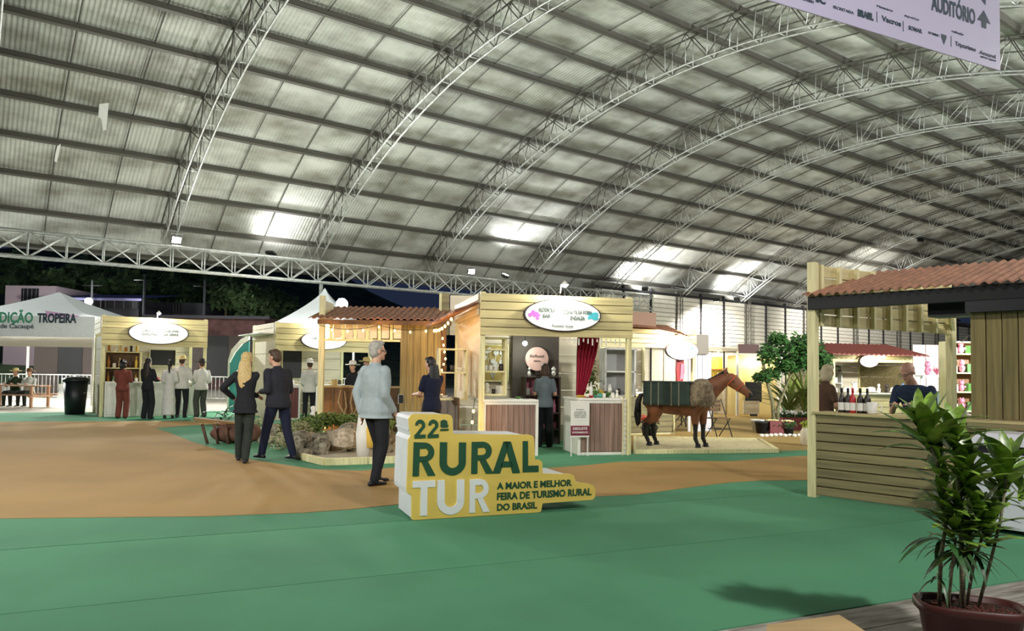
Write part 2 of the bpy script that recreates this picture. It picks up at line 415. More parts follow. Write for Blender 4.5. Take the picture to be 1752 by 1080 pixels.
# ================================================================== louvred far wall
wall = struct(thing('wall_far', uv(31.4, 33.8, 0), None, None, rz=math.atan2(U.y, U.x)))
LOUV = mat('cream louvre slat', 'D8D2C2', .5, var=.08, scale=4, rnd=.05)
zt, zb = 6.75, 3.25
colw = 2.55; npan = 26
for i in range(npan):
    x0 = i*colw
    bx('mullion', wall, x0-.05, x0+.05, -.1, .1, 0, 7.1, DARK if i % 3 else STEELD)
    for j in range(12):
        z = zb+(zt-zb)*j/12
        link('louvre_slat', boxm(colw-.14, .02, .265, LOUV), wall, (x0+colw/2, 0, z+.01), (math.radians(-7), 0, 0))
    if i % 3 == 0:
        mbx = MB()
        for dx in (.18, .42): mbx.tube([(x0+dx, -.2, 0), (x0+dx, -.2, 7)], .03, 6)
        for q in range(14): mbx.tube([(x0+.18, -.2, q*.5), (x0+.42, -.2, q*.5+.5)], .015, 4)
        mbx.build('lattice_column', STEELD, wall)
mb = MB(); mb.box(0, npan*colw, .15, .25, 0, 7.2); mb.build('backing', mat('dark backing', '5A574E', .8), wall)
mb = MB(); mb.box(0, npan*colw, -.12, .12, zb-.12, zb); mb.build('rail', DARK, wall)
mb = MB(); mb.box(0, npan*colw, -.12, .12, zt+.02, zt+.14); mb.build('rail', DARK, wall)
for i in range(npan*2):
    bx('wall_panel', wall, i*colw/2+.05, (i+1)*colw/2-.05, -.03, .03, 0, zb-.14, CREAM)
# ================================================================== PEOPLE
SKIN = mat('skin', 'C79A80', .55, var=.05, scale=20); SKIND = mat('tanned skin', 'B08065', .55)
EYEW = mat('eye white', 'EFEDE8', .3); EYED = mat('iris', '2A1D14', .3); LIP = mat('lips', '9A5A50', .5)
def cloth(n, c, var=.15): return mat(n+' cloth', c, .85, var=var, scale=9, bump=.15, spec=.25)
def ik(a, b, l1, l2, hint):
    a = Vector(a); b = Vector(b); d = b-a; L = min(d.length, (l1+l2)*.999); dn = d.normalized(); b = a+dn*L
    x = (l1*l1-l2*l2+L*L)/(2*L); h = math.sqrt(max(l1*l1-x*x, 0)); hv = Vector(hint); hv = (hv-dn*hv.dot(dn)).normalized()
    return a+dn*x+hv*h, b
def person(label, pos, face, hgt=1.72, build=1.0, female=False, top=None, bottom=None, bot='trousers', shoes=DARK, hair=None, hairlen='short',
           hat=None, lh=None, rh=None, lf=None, rf=None, lean=0.0, bend=None, headyaw=0, headpitch=0, sleeve='long', skin=SKIN, vox=.012,
           long_top=0.0, seated=False, elbow=None, glasses=False, loose=1.0, bag=None):
    """local frame: +Y is where the person faces, +X their right hand side... origin on the ground"""
    s = hgt/1.75
    o = thing('person', pos, label, 'person', rz=face)
    bw = build*(.92 if female else 1.0)
    hipz = .92; pel = Vector((0, 0, hipz))
    if seated: hipz = .50; pel = Vector((0, 0, hipz))
    la = Vector((0, math.sin(lean), math.cos(lean)))            # spine direction
    sp = lambda t, dy=0: pel+la*t+Vector((0, dy, 0))
    waist = sp(.14); chest = sp(.36, -.01); shz = sp(.50, -.015); neck = sp(.56, -.01)
    hd = Matrix.Rotation(headyaw, 3, 'Z') @ Matrix.Rotation(lean*.5-headpitch, 3, 'X').inverted() if False else Matrix.Rotation(headyaw, 3, 'Z') @ Matrix.Rotation(-(lean*.55+headpitch), 3, 'X')
    hc = neck+Vector((0, .02, 0))+hd @ Vector((0, .015, .155))
    SX = .175*bw
    shL = shz+Vector((-SX, 0, -.03)); shR = shz+Vector((SX, 0, -.03))
    lh = Vector(lh) if lh is not None else Vector((-SX-.06, .05, hipz-.12)); rh = Vector(rh) if rh is not None else Vector((SX+.06, .05, hipz-.12))
    eh = elbow or (0, -1, -.2)
    elL, lh = ik(shL, lh, .29, .27, Vector(eh)+Vector((-.35, 0, 0))); elR, rh = ik(shR, rh, .29, .27, Vector(eh)+Vector((.35, 0, 0)))
    hx = .095*bw
    lf = Vector(lf) if lf is not None else Vector((-.11, .02, .07)); rf = Vector(rf) if rf is not None else Vector((.11, -.02, .07))
    hipL = pel+Vector((-hx, 0, -.02)); hipR = pel+Vector((hx, 0, -.02))
    knL, lf = ik(hipL, lf, .43, .42, (0, 1, .2)); knR, rf = ik(hipR, rf, .43, .42, (0, 1, .2))
    def S(v): return Vector(v)*s
    def seg(mb, a, b, ra, rb, n=10):
        a, b = S(a), S(b); d = (b-a)
        mb.tube([a-d.normalized()*ra*s*.3, a, a.lerp(b, .35), b, b+d.normalized()*rb*s*.3], [ra*s*.8, ra*s, (ra*.6+rb*.4)*s*1.04, rb*s, rb*s*.75], n)
        mb.ell(a, ra*s*.98, 8, 6); mb.ell(b, rb*s*.98, 8, 6)
    def torso(mb, g, z0=0.0, z1=.5, flare=0.0):
        rs = []
        prof = [(-.09, .150, .105), (-.02, .168, .118), (.06, .155, .112), (.14, .138 if female else .150, .102), (.24, .150 if female else .160, .112), (.34, .172, .122), (.43, .178, .112), (.49, .15, .085), (.535, .075, .062)]
        for t, rx, ry in prof:
            if t < z0-.001 or t > z1+.05: continue
            c = sp(t); fl = flare*max(0, (.15-t)/.25)
            rs.append([S(c+Vector(((rx*bw+g+fl)*math.cos(a), (ry*build+g+fl)*math.sin(a), 0)) @ Matrix.Identity(3)) for a in [2*math.pi*j/14 for j in range(14)]])
        mb.loft(rs)
    # ---- continuous body: head, neck, torso, limbs, hands
    mb = MB(); torso(mb, -.012, -.09, .54)
    seg(mb, neck-la*.05, hc-Vector((0, .01, .06)), .058, .055)
    R4 = hd.to_4x4()
    mb.ell(S(hc+hd @ Vector((0, -.012, .03))), (.076*s, .094*s, .092*s), 14, 10, hd); mb.ell(S(hc+hd @ Vector((0, .022, -.045))), (.058*s, .066*s, .07*s), 12, 8, hd)
    mb.ell(S(hc+hd @ Vector((0, .07, -.092))), (.024*s, .02*s, .02*s), 8, 6, hd)                          # chin
    mb.ell(S(hc+hd @ Vector((0, .096, -.018))), (.014*s, .02*s, .026*s), 8, 6, hd)                         # nose
    mb.ell(S(hc+hd @ Vector((0, .078, .012))), (.05*s, .016*s, .012*s), 8, 6, hd)                          # brow
    for q in (-1, 1): mb.ell(S(hc+hd @ Vector((q*.079, -.005, -.01))), (.012*s, .022*s, .032*s), 8, 6, hd)  # ears
    for sh, el, ha, q in ((shL, elL, lh, -1), (shR, elR, rh, 1)):
        seg(mb, sh, el, .046, .038); seg(mb, el, ha, .038, .026)
        d = (ha-el).normalized(); side = d.cross(Vector((0, 0, 1))); side = side.normalized() if side.length > .1 else Vector((0, 1, 0))
        pc = ha+d*.045; nrm = side.cross(d).normalized()
        mb.tube([S(ha), S(pc), S(ha+d*.085)], [.024*s, .036*s, .034*s], 8, flat=.5)
        for k in range(4):
            off = side*(-.03+.02*k); ln = (.062, .072, .076, .066)[k]
            b0 = ha+d*.08+off; b1 = b0+d*ln*.5-nrm*.008; b2 = b1+d*ln*.4-nrm*.024
            mb.tube([S(b0), S(b1), S(b2)], [.0095*s, .009*s, .007*s], 6)
        t0 = ha+d*.03+side*.03; mb.tube([S(t0), S(t0+side*.025+d*.03), S(t0+side*.025+d*.065-nrm*.01)], [.012*s, .011*s, .009*s], 6)
    for hp, kn, ft in ((hipL, knL, lf), (hipR, knR, rf)):
        seg(mb, hp, kn, .078*build, .052); seg(mb, kn, ft, .052, .036)
        mb.ell(S(kn.lerp(ft, .3)+Vector((0, -.01, 0))), (.044*s, .05*s, .1*s))
        mb.ell(S(ft+Vector((0, .05, -.035))), (.036*s, .10*s, .03*s))
    remesh(mb, 'body', skin, o, vox)
    # ---- shirt
    if top is not None:
        mb = MB(); torso(mb, .012+.06*(loose-1), -.09, .5, flare=.02+long_top*.1)
        for sh, el, ha in ((shL, elL, lh), (shR, elR, rh)):
            if sleeve == 'long': seg(mb, sh, el, .060+.012*(loose-1)*4, .050+.012*(loose-1)*3); seg(mb, el, el.lerp(ha, .95), .050+.012*(loose-1)*3, .039+.01*(loose-1)*2)
            elif sleeve == 'short': seg(mb, sh, sh.lerp(el, .7), .060, .058)
            else: mb.ell(S(sh), .05*s)
        if long_top:
            rs = []
            for t in range(5):
                z = -.05-long_top*t/4; g = .03+.05*t/4
                rs.append([S(pel+Vector(((.15*bw+g)*math.cos(a), (.11*build+g)*math.sin(a), z)))+Vector((0, 0, .0)) for a in [2*math.pi*j/16 for j in range(16)]])
            mb.loft(rs)
        if hairlen != 'none': mb.tube([S(neck-la*.05), S(neck+la*.015)], [.078*s, .066*s], 12)
        remesh(mb, 'top', top, o, vox)
    if bottom is not None:
        mb = MB()
        rs = [[S(sp(t)+Vector(((rx*bw+.008)*math.cos(a), (ry*build+.008)*math.sin(a), 0))) for a in [2*math.pi*j/14 for j in range(14)]] for t, rx, ry in ((-.11, .145, .11), (-.02, .17, .12), (.05, .158, .113), (.09, .15, .106))]
        mb.loft(rs)
        if bot == 'skirt':
            rs = [[S(pel+Vector(((.165*bw+g)*math.cos(a), (.115+g)*math.sin(a), z))) for a in [2*math.pi*j/16 for j in range(16)]] for z, g in ((0, .01), (-.25, .03), (-.55, .05), (-.82, .07))]
            mb.loft(rs)
        else:
            wd = 1.35 if bot == 'wide' else 1.12
            for hp, kn, ft in ((hipL, knL, lf), (hipR, knR, rf)):
                seg(mb, hp, kn, .092*build, .066*wd); seg(mb, kn, ft+Vector((0, 0, -.01)), .066*wd, .052*wd*(1.15 if bot == 'wide' else 1))
        remesh(mb, 'trousers' if bot != 'skirt' else 'skirt', bottom, o, vox)
    for ft in (lf, rf):
        mb = MB(); c = S(ft)
        rs = []
        for y, wx, hh in ((-.075, .028, .05), (-.05, .038, .075), (.0, .042, .085), (.06, .044, .06), (.12, .046, .045), (.165, .036, .035), (.185, .018, .022)):
            rs.append([c+Vector((wx*math.cos(a)*s, y*s, (-.068+hh*.5+hh*.5*math.sin(a))*s)) for a in [2*math.pi*j/10 for j in range(10)]])
        mb.loft(rs); mb.build('shoe', shoes, o)
    # ---- face
    for q in (-1, 1):
        mb = MB(); mb.ell(S(hc+hd @ Vector((q*.03, .08, .002))), (.012*s, .009*s, .008*s), 8, 6, hd); e = mb.build('eye', EYEW, o)
        mb = MB(); mb.ell(S(hc+hd @ Vector((q*.03, .087, .002))), (.0055*s, .004*s, .0055*s), 8, 6, hd); mb.build('iris', EYED, e)
    mb = MB(); mb.ell(S(hc+hd @ Vector((0, .087, -.062))), (.022*s, .006*s, .007*s), 8, 6, hd); mb.build('mouth', LIP, o)
    # ---- hair
    if hair is not None and hairlen != 'none':
        mb = MB(); sc = lambda v: S(hc+hd @ Vector(v))
        if hairlen == 'bald':
            mb.ell(sc((0, -.03, .0)), (.081*s, .082*s, .055*s), 12, 8, hd)
        else:
            mb.ell(sc((0, -.028, .043)), (.086*s, .092*s, .094*s), 14, 10, hd); mb.ell(sc((0, -.045, -.01)), (.084*s, .07*s, .085*s), 12, 8, hd)
            mb.ell(sc((0, .035, .10)), (.06*s, .05*s, .035*s), 10, 6, hd)
        if hairlen == 'long':
            dn = Vector((0, -.02, -1)).normalized(); b0 = hc+hd @ Vector((0, -.06, -.02))
            ln = .46
            rs = []
            for t, rx, ry in ((0, .085, .05), (.25, .105, .05), (.6, .11, .045), (.85, .085, .035), (1, .04, .02)):
                c = b0+Vector((0, -.035-.05*t*(1-lean), -ln*t))
                rs.append([S(c+Vector((rx*math.cos(a), ry*math.sin(a), 0))) for a in [2*math.pi*j/12 for j in range(12)]])
            mb.loft(rs)
        if hairlen in ('bob',):
            for q in (-1, 1): mb.ell(sc((q*.07, -.02, -.07)), (.03*s, .06*s, .08*s), 8, 6, hd)
            mb.ell(sc((0, -.06, -.07)), (.08*s, .045*s, .09*s), 10, 6, hd)
        if hairlen == 'tail':
            mb.tube([sc((0, -.1, .05)), sc((0, -.15, .0)), sc((0, -.15, -.15)), sc((0, -.12, -.32))], [.03*s, .038*s, .034*s, .012*s], 8)
        if hairlen == 'curly':
            random.seed(3)
            for _ in range(26):
                a = random.uniform(0, 6.28); e = random.uniform(-.7, 1.2)
                v = Vector((.09*math.cos(e)*math.cos(a), -.05+.085*math.cos(e)*math.sin(a)*.9, .02+.1*math.sin(e)))
                if v.y > .045 and v.z < .06: continue
                mb.ell(sc(v), .034*s, 8, 6)
            for _ in range(14): mb.ell(sc((random.uniform(-.09, .09), random.uniform(-.12, -.04), random.uniform(-.2, -.05))), .036*s, 8, 6)
        remesh(mb, 'hair', hair, o, vox*.9)
    if hat is not None:
        mb = MB(); m4 = hd
        prof = [(.0, .19), (.05, .192), (.085, .17), (.096, .10), (.098, .085), (.19, .070), (.195, .062), (.10, .074), (.09, .074), (.0, .08)]
        rings = [[S(hc+hd @ Vector((r*math.cos(a)*1.0, -.01+r*math.sin(a)*1.12, z-.02+(.025*(math.cos(a))**2 if r > .15 else 0)))) for a in [2*math.pi*j/16 for j in range(16)]] for r, z in prof]
        mb.loft(rings, False); mb.build('hat', hat, o)
    if glasses:
        mb = MB()
        for q in (-1, 1): mb.tube([S(hc+hd @ Vector((q*.03+.022*math.cos(a), .098, .003+.017*math.sin(a)))) for a in [math.pi*2*j/10 for j in range(11)]], .0025*s, 4)
        mb.tube([S(hc+hd @ Vector((-.08, 0, .005))), S(hc+hd @ Vector((-.052, .096, .005)))], .003*s, 4); mb.tube([S(hc+hd @ Vector((.08, 0, .005))), S(hc+hd @ Vector((.052, .096, .005)))], .003*s, 4)
        mb.build('glasses', DARK, o)
    return o, s, lh*s, rh*s
# ================================================================== HORSE
def horse(loc, rz, L=1.0):
    """faces +X"""
    o = thing('horse', loc, 'life-size brown mule figure with black lower legs carrying packs, standing on the sand', 'horse', rz=rz)
    BAY = mat('bay coat', '7E4B2C', .6, var=.35, scale=4, bump=.05)
    BLK = mat('black points', '1B1512', .6)
    S = L
    def ring(c, ry, rz_, tilt=0, n=14):
        c = Vector(c); r = []
        for j in range(n):
            a = 2*math.pi*j/n; q = Vector((0, ry*math.cos(a), rz_*math.sin(a))); q = Matrix.Rotation(tilt, 3, 'Y') @ q
            r.append((c+q)*S)
        return r
    mb = MB()
    mb.loft([ring((-.66, 0, .96), .06, .10), ring((-.60, 0, .93), .17, .20), ring((-.45, 0, .92), .235, .26), ring((-.2, 0, .88), .245, .26), ring((.1, 0, .86), .25, .27), ring((.33, 0, .87), .235, .28), ring((.52, 0, .90), .19, .25), ring((.63, 0, .92), .11, .16)])
    # neck
    mb.loft([ring((.36, 0, .94), .15, .27, -.9), ring((.56, 0, 1.08), .115, .215, -.75), ring((.72, 0, 1.20), .09, .17, -.65), ring((.88, 0, 1.32), .078, .13, -.6), ring((.95, 0, 1.37), .06, .09, -.6)])
    # head : poll to muzzle
    mb.loft([ring((.90, 0, 1.40), .05, .06, .6), ring((.97, 0, 1.35), .085, .12, .65), ring((1.06, 0, 1.28), .082, .13, .7), ring((1.17, 0, 1.185), .062, .10, .7), ring((1.27, 0, 1.10), .052, .078, .7), ring((1.34, 0, 1.04), .054, .07, .7), ring((1.39, 0, 1.0), .03, .04, .7)])
    for q in (-1, 1):
        mb.tube([Vector((.90, q*.05, 1.40))*S, Vector((.91, q*.075, 1.49))*S, Vector((.93, q*.08, 1.57))*S], [.03*S, .038*S, .008*S], 8, flat=.5)
    legs = []
    for q in (-1, 1):
        dx = .05*q
        # hind: stifle forward, hock back
        mb.tube([Vector(p)*S for p in ((-.50, q*.13, .92), (-.42, q*.15, .72), (-.50, q*.14, .52+.0), (-.57+dx, q*.13, .44))], [.21*S, .165*S, .10*S, .066*S], 12)
        mb.tube([Vector(p)*S for p in ((-.57+dx, q*.13, .46), (-.56+dx, q*.13, .30), (-.545+dx, q*.13, .16))], [.062*S, .048*S, .044*S], 10)
        mb.tube([Vector(p)*S for p in ((-.545+dx, q*.13, .17), (-.50+dx, q*.13, .07))], [.043*S, .04*S], 10)
        fx = .40+dx*1.2
        mb.tube([Vector(p)*S for p in ((.42, q*.12, .85), (fx, q*.13, .66), (fx+.01, q*.13, .44))], [.15*S, .10*S, .064*S], 12)
        mb.ell(Vector((fx+.012, q*.13, .42))*S, .052*S)
        mb.tube([Vector(p)*S for p in ((fx+.01, q*.13, .43), (fx+.01, q*.13, .28), (fx+.01, q*.13, .15))], [.054*S, .044*S, .045*S], 10)
        mb.tube([Vector(p)*S for p in ((fx+.01, q*.13, .17), (fx+.05, q*.13, .07))], [.042*S, .04*S], 10)
        legs += [(-.50+dx, q*.13), (fx+.05, q*.13)]
    body = remesh(mb, 'body', [BAY, BLK], o, .016*S)
    me = body.data
    for p in me.polygons:
        c = p.center/S; p.material_index = 1 if (c.z < .44+.02*math.sin(c.x*40)) or (c.x > 1.335 and c.z < 1.08) else 0
    for x, y in legs:
        mb = MB(); mb.lathe([(.062, 0), (.06, .01), (.045, .075)], (x*S+.01, y*S, 0), 12); mb.build('hoof', DARK, o)
    mb = MB(); random.seed(9)
    mb.tube([Vector(p)*S for p in ((-.66, 0, 1.0), (-.74, 0, .98), (-.79, 0, .85), (-.80, 0, .6), (-.79, 0, .42), (-.80, 0, .36))], [.035*S, .045*S, .06*S, .075*S, .05*S, .01*S], 10)
    mb.build('tail', BLK, o)
    mb = MB()
    for i in range(16):
        t = i/15; x = .50+.44*t; z = 1.24+.24*t-.02*math.sin(t*3.1)
        mb.tube([Vector((x, 0, z-.05))*S, Vector((x-.035, .012, z+.03))*S, Vector((x-.07, .02, z+.035))*S], [.028*S, .022*S, .004*S], 6)
    mb.build('mane', BLK, o)
    for q in (-1, 1):
        mb = MB(); mb.ell(Vector((1.06, q*.073, 1.285))*S, .018*S, 8, 6); mb.build('eye', DARK, o)
        mb = MB(); mb.ell(Vector((1.36, q*.04, 1.03))*S, .012*S, 8, 6); mb.build('nostril', DARK, o)
    mb = MB(); ORB = mat('orange halter', 'C4582C', .6)
    for (cx, cz, r) in ((1.17, 1.185, .108), (1.02, 1.31, .135)):
        mb.tube([(Vector((cx, 0, cz))+Matrix.Rotation(.7, 3, 'Y') @ Vector((0, .082*r/.1*math.cos(a), r*math.sin(a))))*S for a in [2*math.pi*j/16 for j in range(17)]], .011*S, 5)
    mb.build('halter', ORB, o)
    return o
# ================================================================== PLANTS
def leaf_mesh(name, m, L, W, curl=.35, fold=.25, n=6):
    mb = MB(); vs = []; fs = []
    for i in range(n+1):
        t = i/n; w = W*math.sin(math.pi*min(1, t*.92+.06))**.75*(1 if t < .95 else .25)
        y = L*t*(1-.12*curl*t); z = -curl*L*t*t*.8
        vs += [(-w/2, y, z+fold*w*.5), (0, y, z), (w/2, y, z+fold*w*.5)]
    for i in range(n):
        for k in (0, 1):
            a = 3*i+k; fs.append((a, a+1, a+4, a+3))
    mb.add(vs, fs, True); return mb.mesh(name, m)
LEAFG = mat('glossy green leaf', '7C9F3C', .35, var=.5, scale=6, rnd=.25, spec=.6)
LEAFD = mat('dark green leaf', '2F5527', .4, var=.45, scale=8, rnd=.3)
LEAFY = mat('yellow green leaf', '9FB23C', .4, var=.3, scale=8, rnd=.2)
LEAFP = mat('olive palm leaf', '6C7A35', .5, var=.35, scale=8, rnd=.2)
STEM = mat('plant stem', '6F6A4A', .8, var=.4, scale=20)
def place_leaf(me, parent, base, az, el, roll=0, sc=1, name='leaf'):
    o = link(name, me, parent, base, None, (sc, sc, sc))
    M = Matrix.Rotation(az, 3, 'Z') @ Matrix.Rotation(el, 3, 'X') @ Matrix.Rotation(roll, 3, 'Y')
    o.rotation_euler = M.to_euler(); return o
def foliage_blob(mb, cs, n, size, seed=1, flat=1.0):
    random.seed(seed)
    for _ in range(n):
        c, r = random.choice(cs); d = Vector((random.gauss(0, 1), random.gauss(0, 1), random.gauss(0, 1))).normalized()*(random.random()**.35)
        p = Vector(c)+Vector((d.x*r[0], d.y*r[1], d.z*r[2])); a = Vector((random.gauss(0, 1), random.gauss(0, 1), random.gauss(0, .6)-.3)).normalized(); b = a.orthogonal().normalized()
        s = size*random.uniform(.6, 1.3)
        mb.add([p, p+a*s*.5+b*s*.25, p+a*s, p+a*s*.5-b*s*.25], [(0, 1, 2, 3)])
def pot(parent, r0, r1, h, m, soil=True, name='pot', c=(0, 0, 0)):
    mb = MB(); mb.lathe([(r0, 0), (r1*.97, h*.86), (r1*1.08, h*.87), (r1*1.08, h), (r1*.92, h), (r1*.9, h*.88), (r0*.8, h*.1)], c, 18); mb.build(name, m, parent)
    if soil: mb = MB(); mb.lathe([(r1*.9, h*.86), (r1*.9, h*.9)], c, 14); mb.build('soil', SOIL, parent)
# ================================================================== goods
GC = {}
def good(kind, m, s=1.0, m2=None):
    k = (kind, m.name, round(s, 2))
    if k in GC: return GC[k]
    mb = MB()
    if kind == 'bottle': mb.lathe([(.034, 0), (.037, .01), (.037, .17), (.03, .2), (.014, .23), (.013, .29), (.015, .295), (.015, .31)], n=10)
    elif kind == 'jar': mb.lathe([(.04, 0), (.045, .01), (.045, .09), (.036, .105), (.04, .106), (.04, .125)], n=10)
    elif kind == 'box': mb.box(-.06, .06, -.04, .04, 0, .15)
    elif kind == 'bowl': mb.lathe([(.03, 0), (.035, .005), (.08, .06), (.083, .06), (.033, .012)], n=12)
    elif kind == 'hat': mb.lathe([(.17, .02), (.172, .03), (.10, .028), (.085, .11), (.03, .125)], n=14)
    elif kind == 'cup': mb.lathe([(.032, 0), (.038, .01), (.042, .1), (.038, .1), (.03, .01)], n=10); mb.tube([(.04, 0, .02), (.075, 0, .03), (.075, 0, .07), (.04, 0, .085)], .006, 5)
    elif kind == 'figure': mb.lathe([(.03, 0), (.045, .05), (.03, .12), (.012, .14), (.03, .16), (.028, .2), (.005, .22)], n=10)
    elif kind == 'plate': mb.lathe([(.06, 0), (.11, .01), (.112, .014), (.05, .006)], n=14)
    elif kind == 'plush': mb.ell((0, 0, .07), (.06, .05, .07), 8, 6); mb.ell((0, 0, .17), .05, 8, 6); mb.ell((.035, 0, .215), .018, 6, 4); mb.ell((-.035, 0, .215), .018, 6, 4); mb.ell((.06, -.02, .09), .025, 6, 4); mb.ell((-.06, -.02, .09), .025, 6, 4)
    elif kind == 'tuft':
        random.seed(7)
        for _ in range(26):
            a = random.uniform(0, 6.28); r = random.uniform(.03, .1)
            mb.add([(0, 0, .0), (r*math.cos(a)*.6-.012, r*math.sin(a)*.6, .09), (r*math.cos(a), r*math.sin(a), random.uniform(.1, .2)), (r*math.cos(a)*.6+.012, r*math.sin(a)*.6, .09)], [(0, 1, 2, 3)])
    mb.v = [(x*s, y*s, z*s) for x, y, z in mb.v]
    GC[k] = mb.mesh(kind, m); return GC[k]
def cm(n, c, r=.4): return mat(n, c, r)
GM = dict(white=cm('white goods', 'ECE8DF'), red=cm('red goods', 'B3262B'), pink=cm('pink goods', 'D886A0'), amber=cm('amber goods', 'B87A2B'), dark=cm('dark goods', '2C241F'),
          green=cm('green goods', '4C7C3A'), teal=cm('teal goods', '3A9C86'), yellow=cm('yellow goods', 'D9B840'), straw=cm('straw', 'D8C388', .8), blue=cm('blue goods', '4A6EA0'), brown=cm('brown goods', '7A5230'))
CN = dict(bottle='bottle', jar='jar', box='box', bowl='bowl', hat='hat', cup='cup', figure='figurine', plate='plate', plush='soft toy', tuft='plant')
ORD = ['first', 'second', 'third', 'fourth', 'fifth', 'sixth', 'seventh', 'eighth', 'ninth', 'tenth']
def put(parent_m, kind, col, x, y, z, where, s=1.0, rz=0, group=None, ordw=''):
    """stand one good (top level) at local x,y,z of booth matrix parent_m"""
    p = parent_m @ Vector((x, y, z))
    nm = {'plush': 'soft_toy', 'tuft': 'potted_plant', 'hat': 'straw_hat', 'figure': 'figurine', 'box': 'gift_box', 'bottle': 'bottle', 'jar': 'jar', 'bowl': 'bowl', 'cup': 'cup', 'plate': 'plate'}[kind]
    o = link(nm, good(kind, GM[col], s), None, p, (0, 0, rz)); ordw = ordw
    lb = '%s%s %s %s' % (ordw, col if col != 'straw' else 'pale straw', {'plush': 'soft toy', 'tuft': 'small leafy plant', 'figure': 'figurine', 'box': 'gift box'}.get(kind, kind), where)
    tag(o, lb, CN[kind], group or ('%s %s things %s' % (col, kind, where))); return o
def row(M, spec, x0, x1, y, z, where, s=1.0, seed=1):
    random.seed(seed); n = len(spec)
    for i, (k, c) in enumerate(spec):
        put(M, k, c, x0+(x1-x0)*(i+.5)/n, y+random.uniform(-.02, .02), z, where, s*random.uniform(.9, 1.1), random.uniform(0, 3), 'row of goods '+where, '')['label'] = '%s %s, %s from left %s' % (c if c != 'straw' else 'pale straw', {'plush': 'soft toy', 'tuft': 'leafy plant'}.get(k, k), ORD[i], where)
def shelf_unit(M, rz, x, y, w, d, z0, heights, label, m=POST, back=None, cat='shelf'):
    o = thing('shelf_unit', M @ Vector((x, y, z0)), label, cat, rz=rz)
    top = heights[-1]
    for q in (0, w): bx('side_panel', o, q-.02, q+.02, 0, d, 0, top, m)
    for h in heights: bx('shelf', o, -.02, w+.02, 0, d, h-.02, h+.01, m)
    if back: bx('back_panel', o, 0, w, d-.015, d, heights[0], top, back)
    return o
# ================================================================== booth
def booth(name_label, O, rz, W=2.63, D=2.4, fascia=PINE, nf=5, oval=None, side_l=True, side_r=False, wall=CREAM, side_fascia=True, zt=2.79, zb=2.06, sidewood=None, backh=2.5, nback=7):
    o = thing('booth', O, name_label, 'booth', rz=rz)
    M = Matrix.Translation(O) @ Matrix.Rotation(rz, 4, 'Z')
    for x, y in ((0, 0), (W, 0), (0, D), (W, D)): bx('post', o, x-.045, x+.045, y-.045, y+.045, 0, zt+.02, POST)
    hplanks(o, -.05, W+.05, -.062, zb, zt, nf, fascia, name='fascia_board')
    bx('fascia_backing', o, -.04, W+.04, -.045, -.035, zb+.01, zt-.01, BROWN)
    if side_fascia:
        for x in (-.062, W+.062): (x < 0 or side_fascia is True) and yplanks(o, x, 0.05, D, zb+.35, zt, 3, CREAM, name='side_fascia_board')
    hplanks(o, .05, W-.05, D, 0, backh, nback, wall, name='wall_board')
    if side_l: yplanks(o, 0, .05, D-.05, 0 if side_l is True else side_l, zb+.3, 6, sidewood or wall, name='side_board')
    if side_r: yplanks(o, W, .05, D-.05, 0 if side_r is True else side_r, zb+.3, 6, sidewood or wall, name='side_board')
    if oval:
        ox, oz, rx, rzz, words = oval
        prof = [(rx*math.cos(a), rzz*math.sin(a)) for a in [2*math.pi*j/40 for j in range(40)]]
        mb = MB(); mb.prism(prof, -.16, -.08); s = mb.build('oval_sign', [mat('dark sign edge', '3A2F33', .5)], o, (ox, 0, oz))
        mb = MB(); mb.prism([(x*.965, z*.94) for x, z in prof], -.166, -.158); mb.build('sign_face', mat('white sign face', 'EDEFF0', .5), s)
        for (t, tx, tz, tw, tc, m_) in words: text(s, t, tx*rx, -.172, tz*rzz, tw*rx, tc*rzz, m_, .02)
    return o, M
def sign_lamp(M, x, y, z, label, watts=60, col=(1, .93, .78), spot=False, es=None):
    p = M @ Vector((x, y, z)); o = thing('sign_lamp', p, label, 'lamp')
    rz = M.to_euler().z; o.rotation_euler = (0, 0, rz)
    mb = MB(); mb.tube([(0, .25, -.12), (0, .2, .02), (0, 0, .06)], .012, 6); mb.build('arm', WHITE, o)
    mb = MB(); mb.lathe([(.02, .06), (.07, .0), (.066, .0), (.018, .055)], n=12); mb.build('shade', WHITE, o)
    mb = MB(); mb.ell((0, 0, -.01), (.05, .05, .035), 10, 6); mb.build('bulb', EMW, o)
    l = bpy.data.lights.new('glow', 'POINT'); l.energy = watts; l.color = col; l.shadow_soft_size = .06; link('glow', l, o, (0, 0, -.07))
    return o
GREYT = mat('grey lettering', '5C6B66', .6); TEALP = mat('teal print', '48B3C4', .5); MAGP = mat('magenta print', 'C86FD0', .5); DKG = mat('dark green letters', '1E5A38', .5)
def pframe(p, q):
    """booth origin, angle and width from two ground pixels (left front, right front)"""
    a = G(*p); b = G(*q); d = b-a; return a, math.atan2(d.y, d.x), d.length
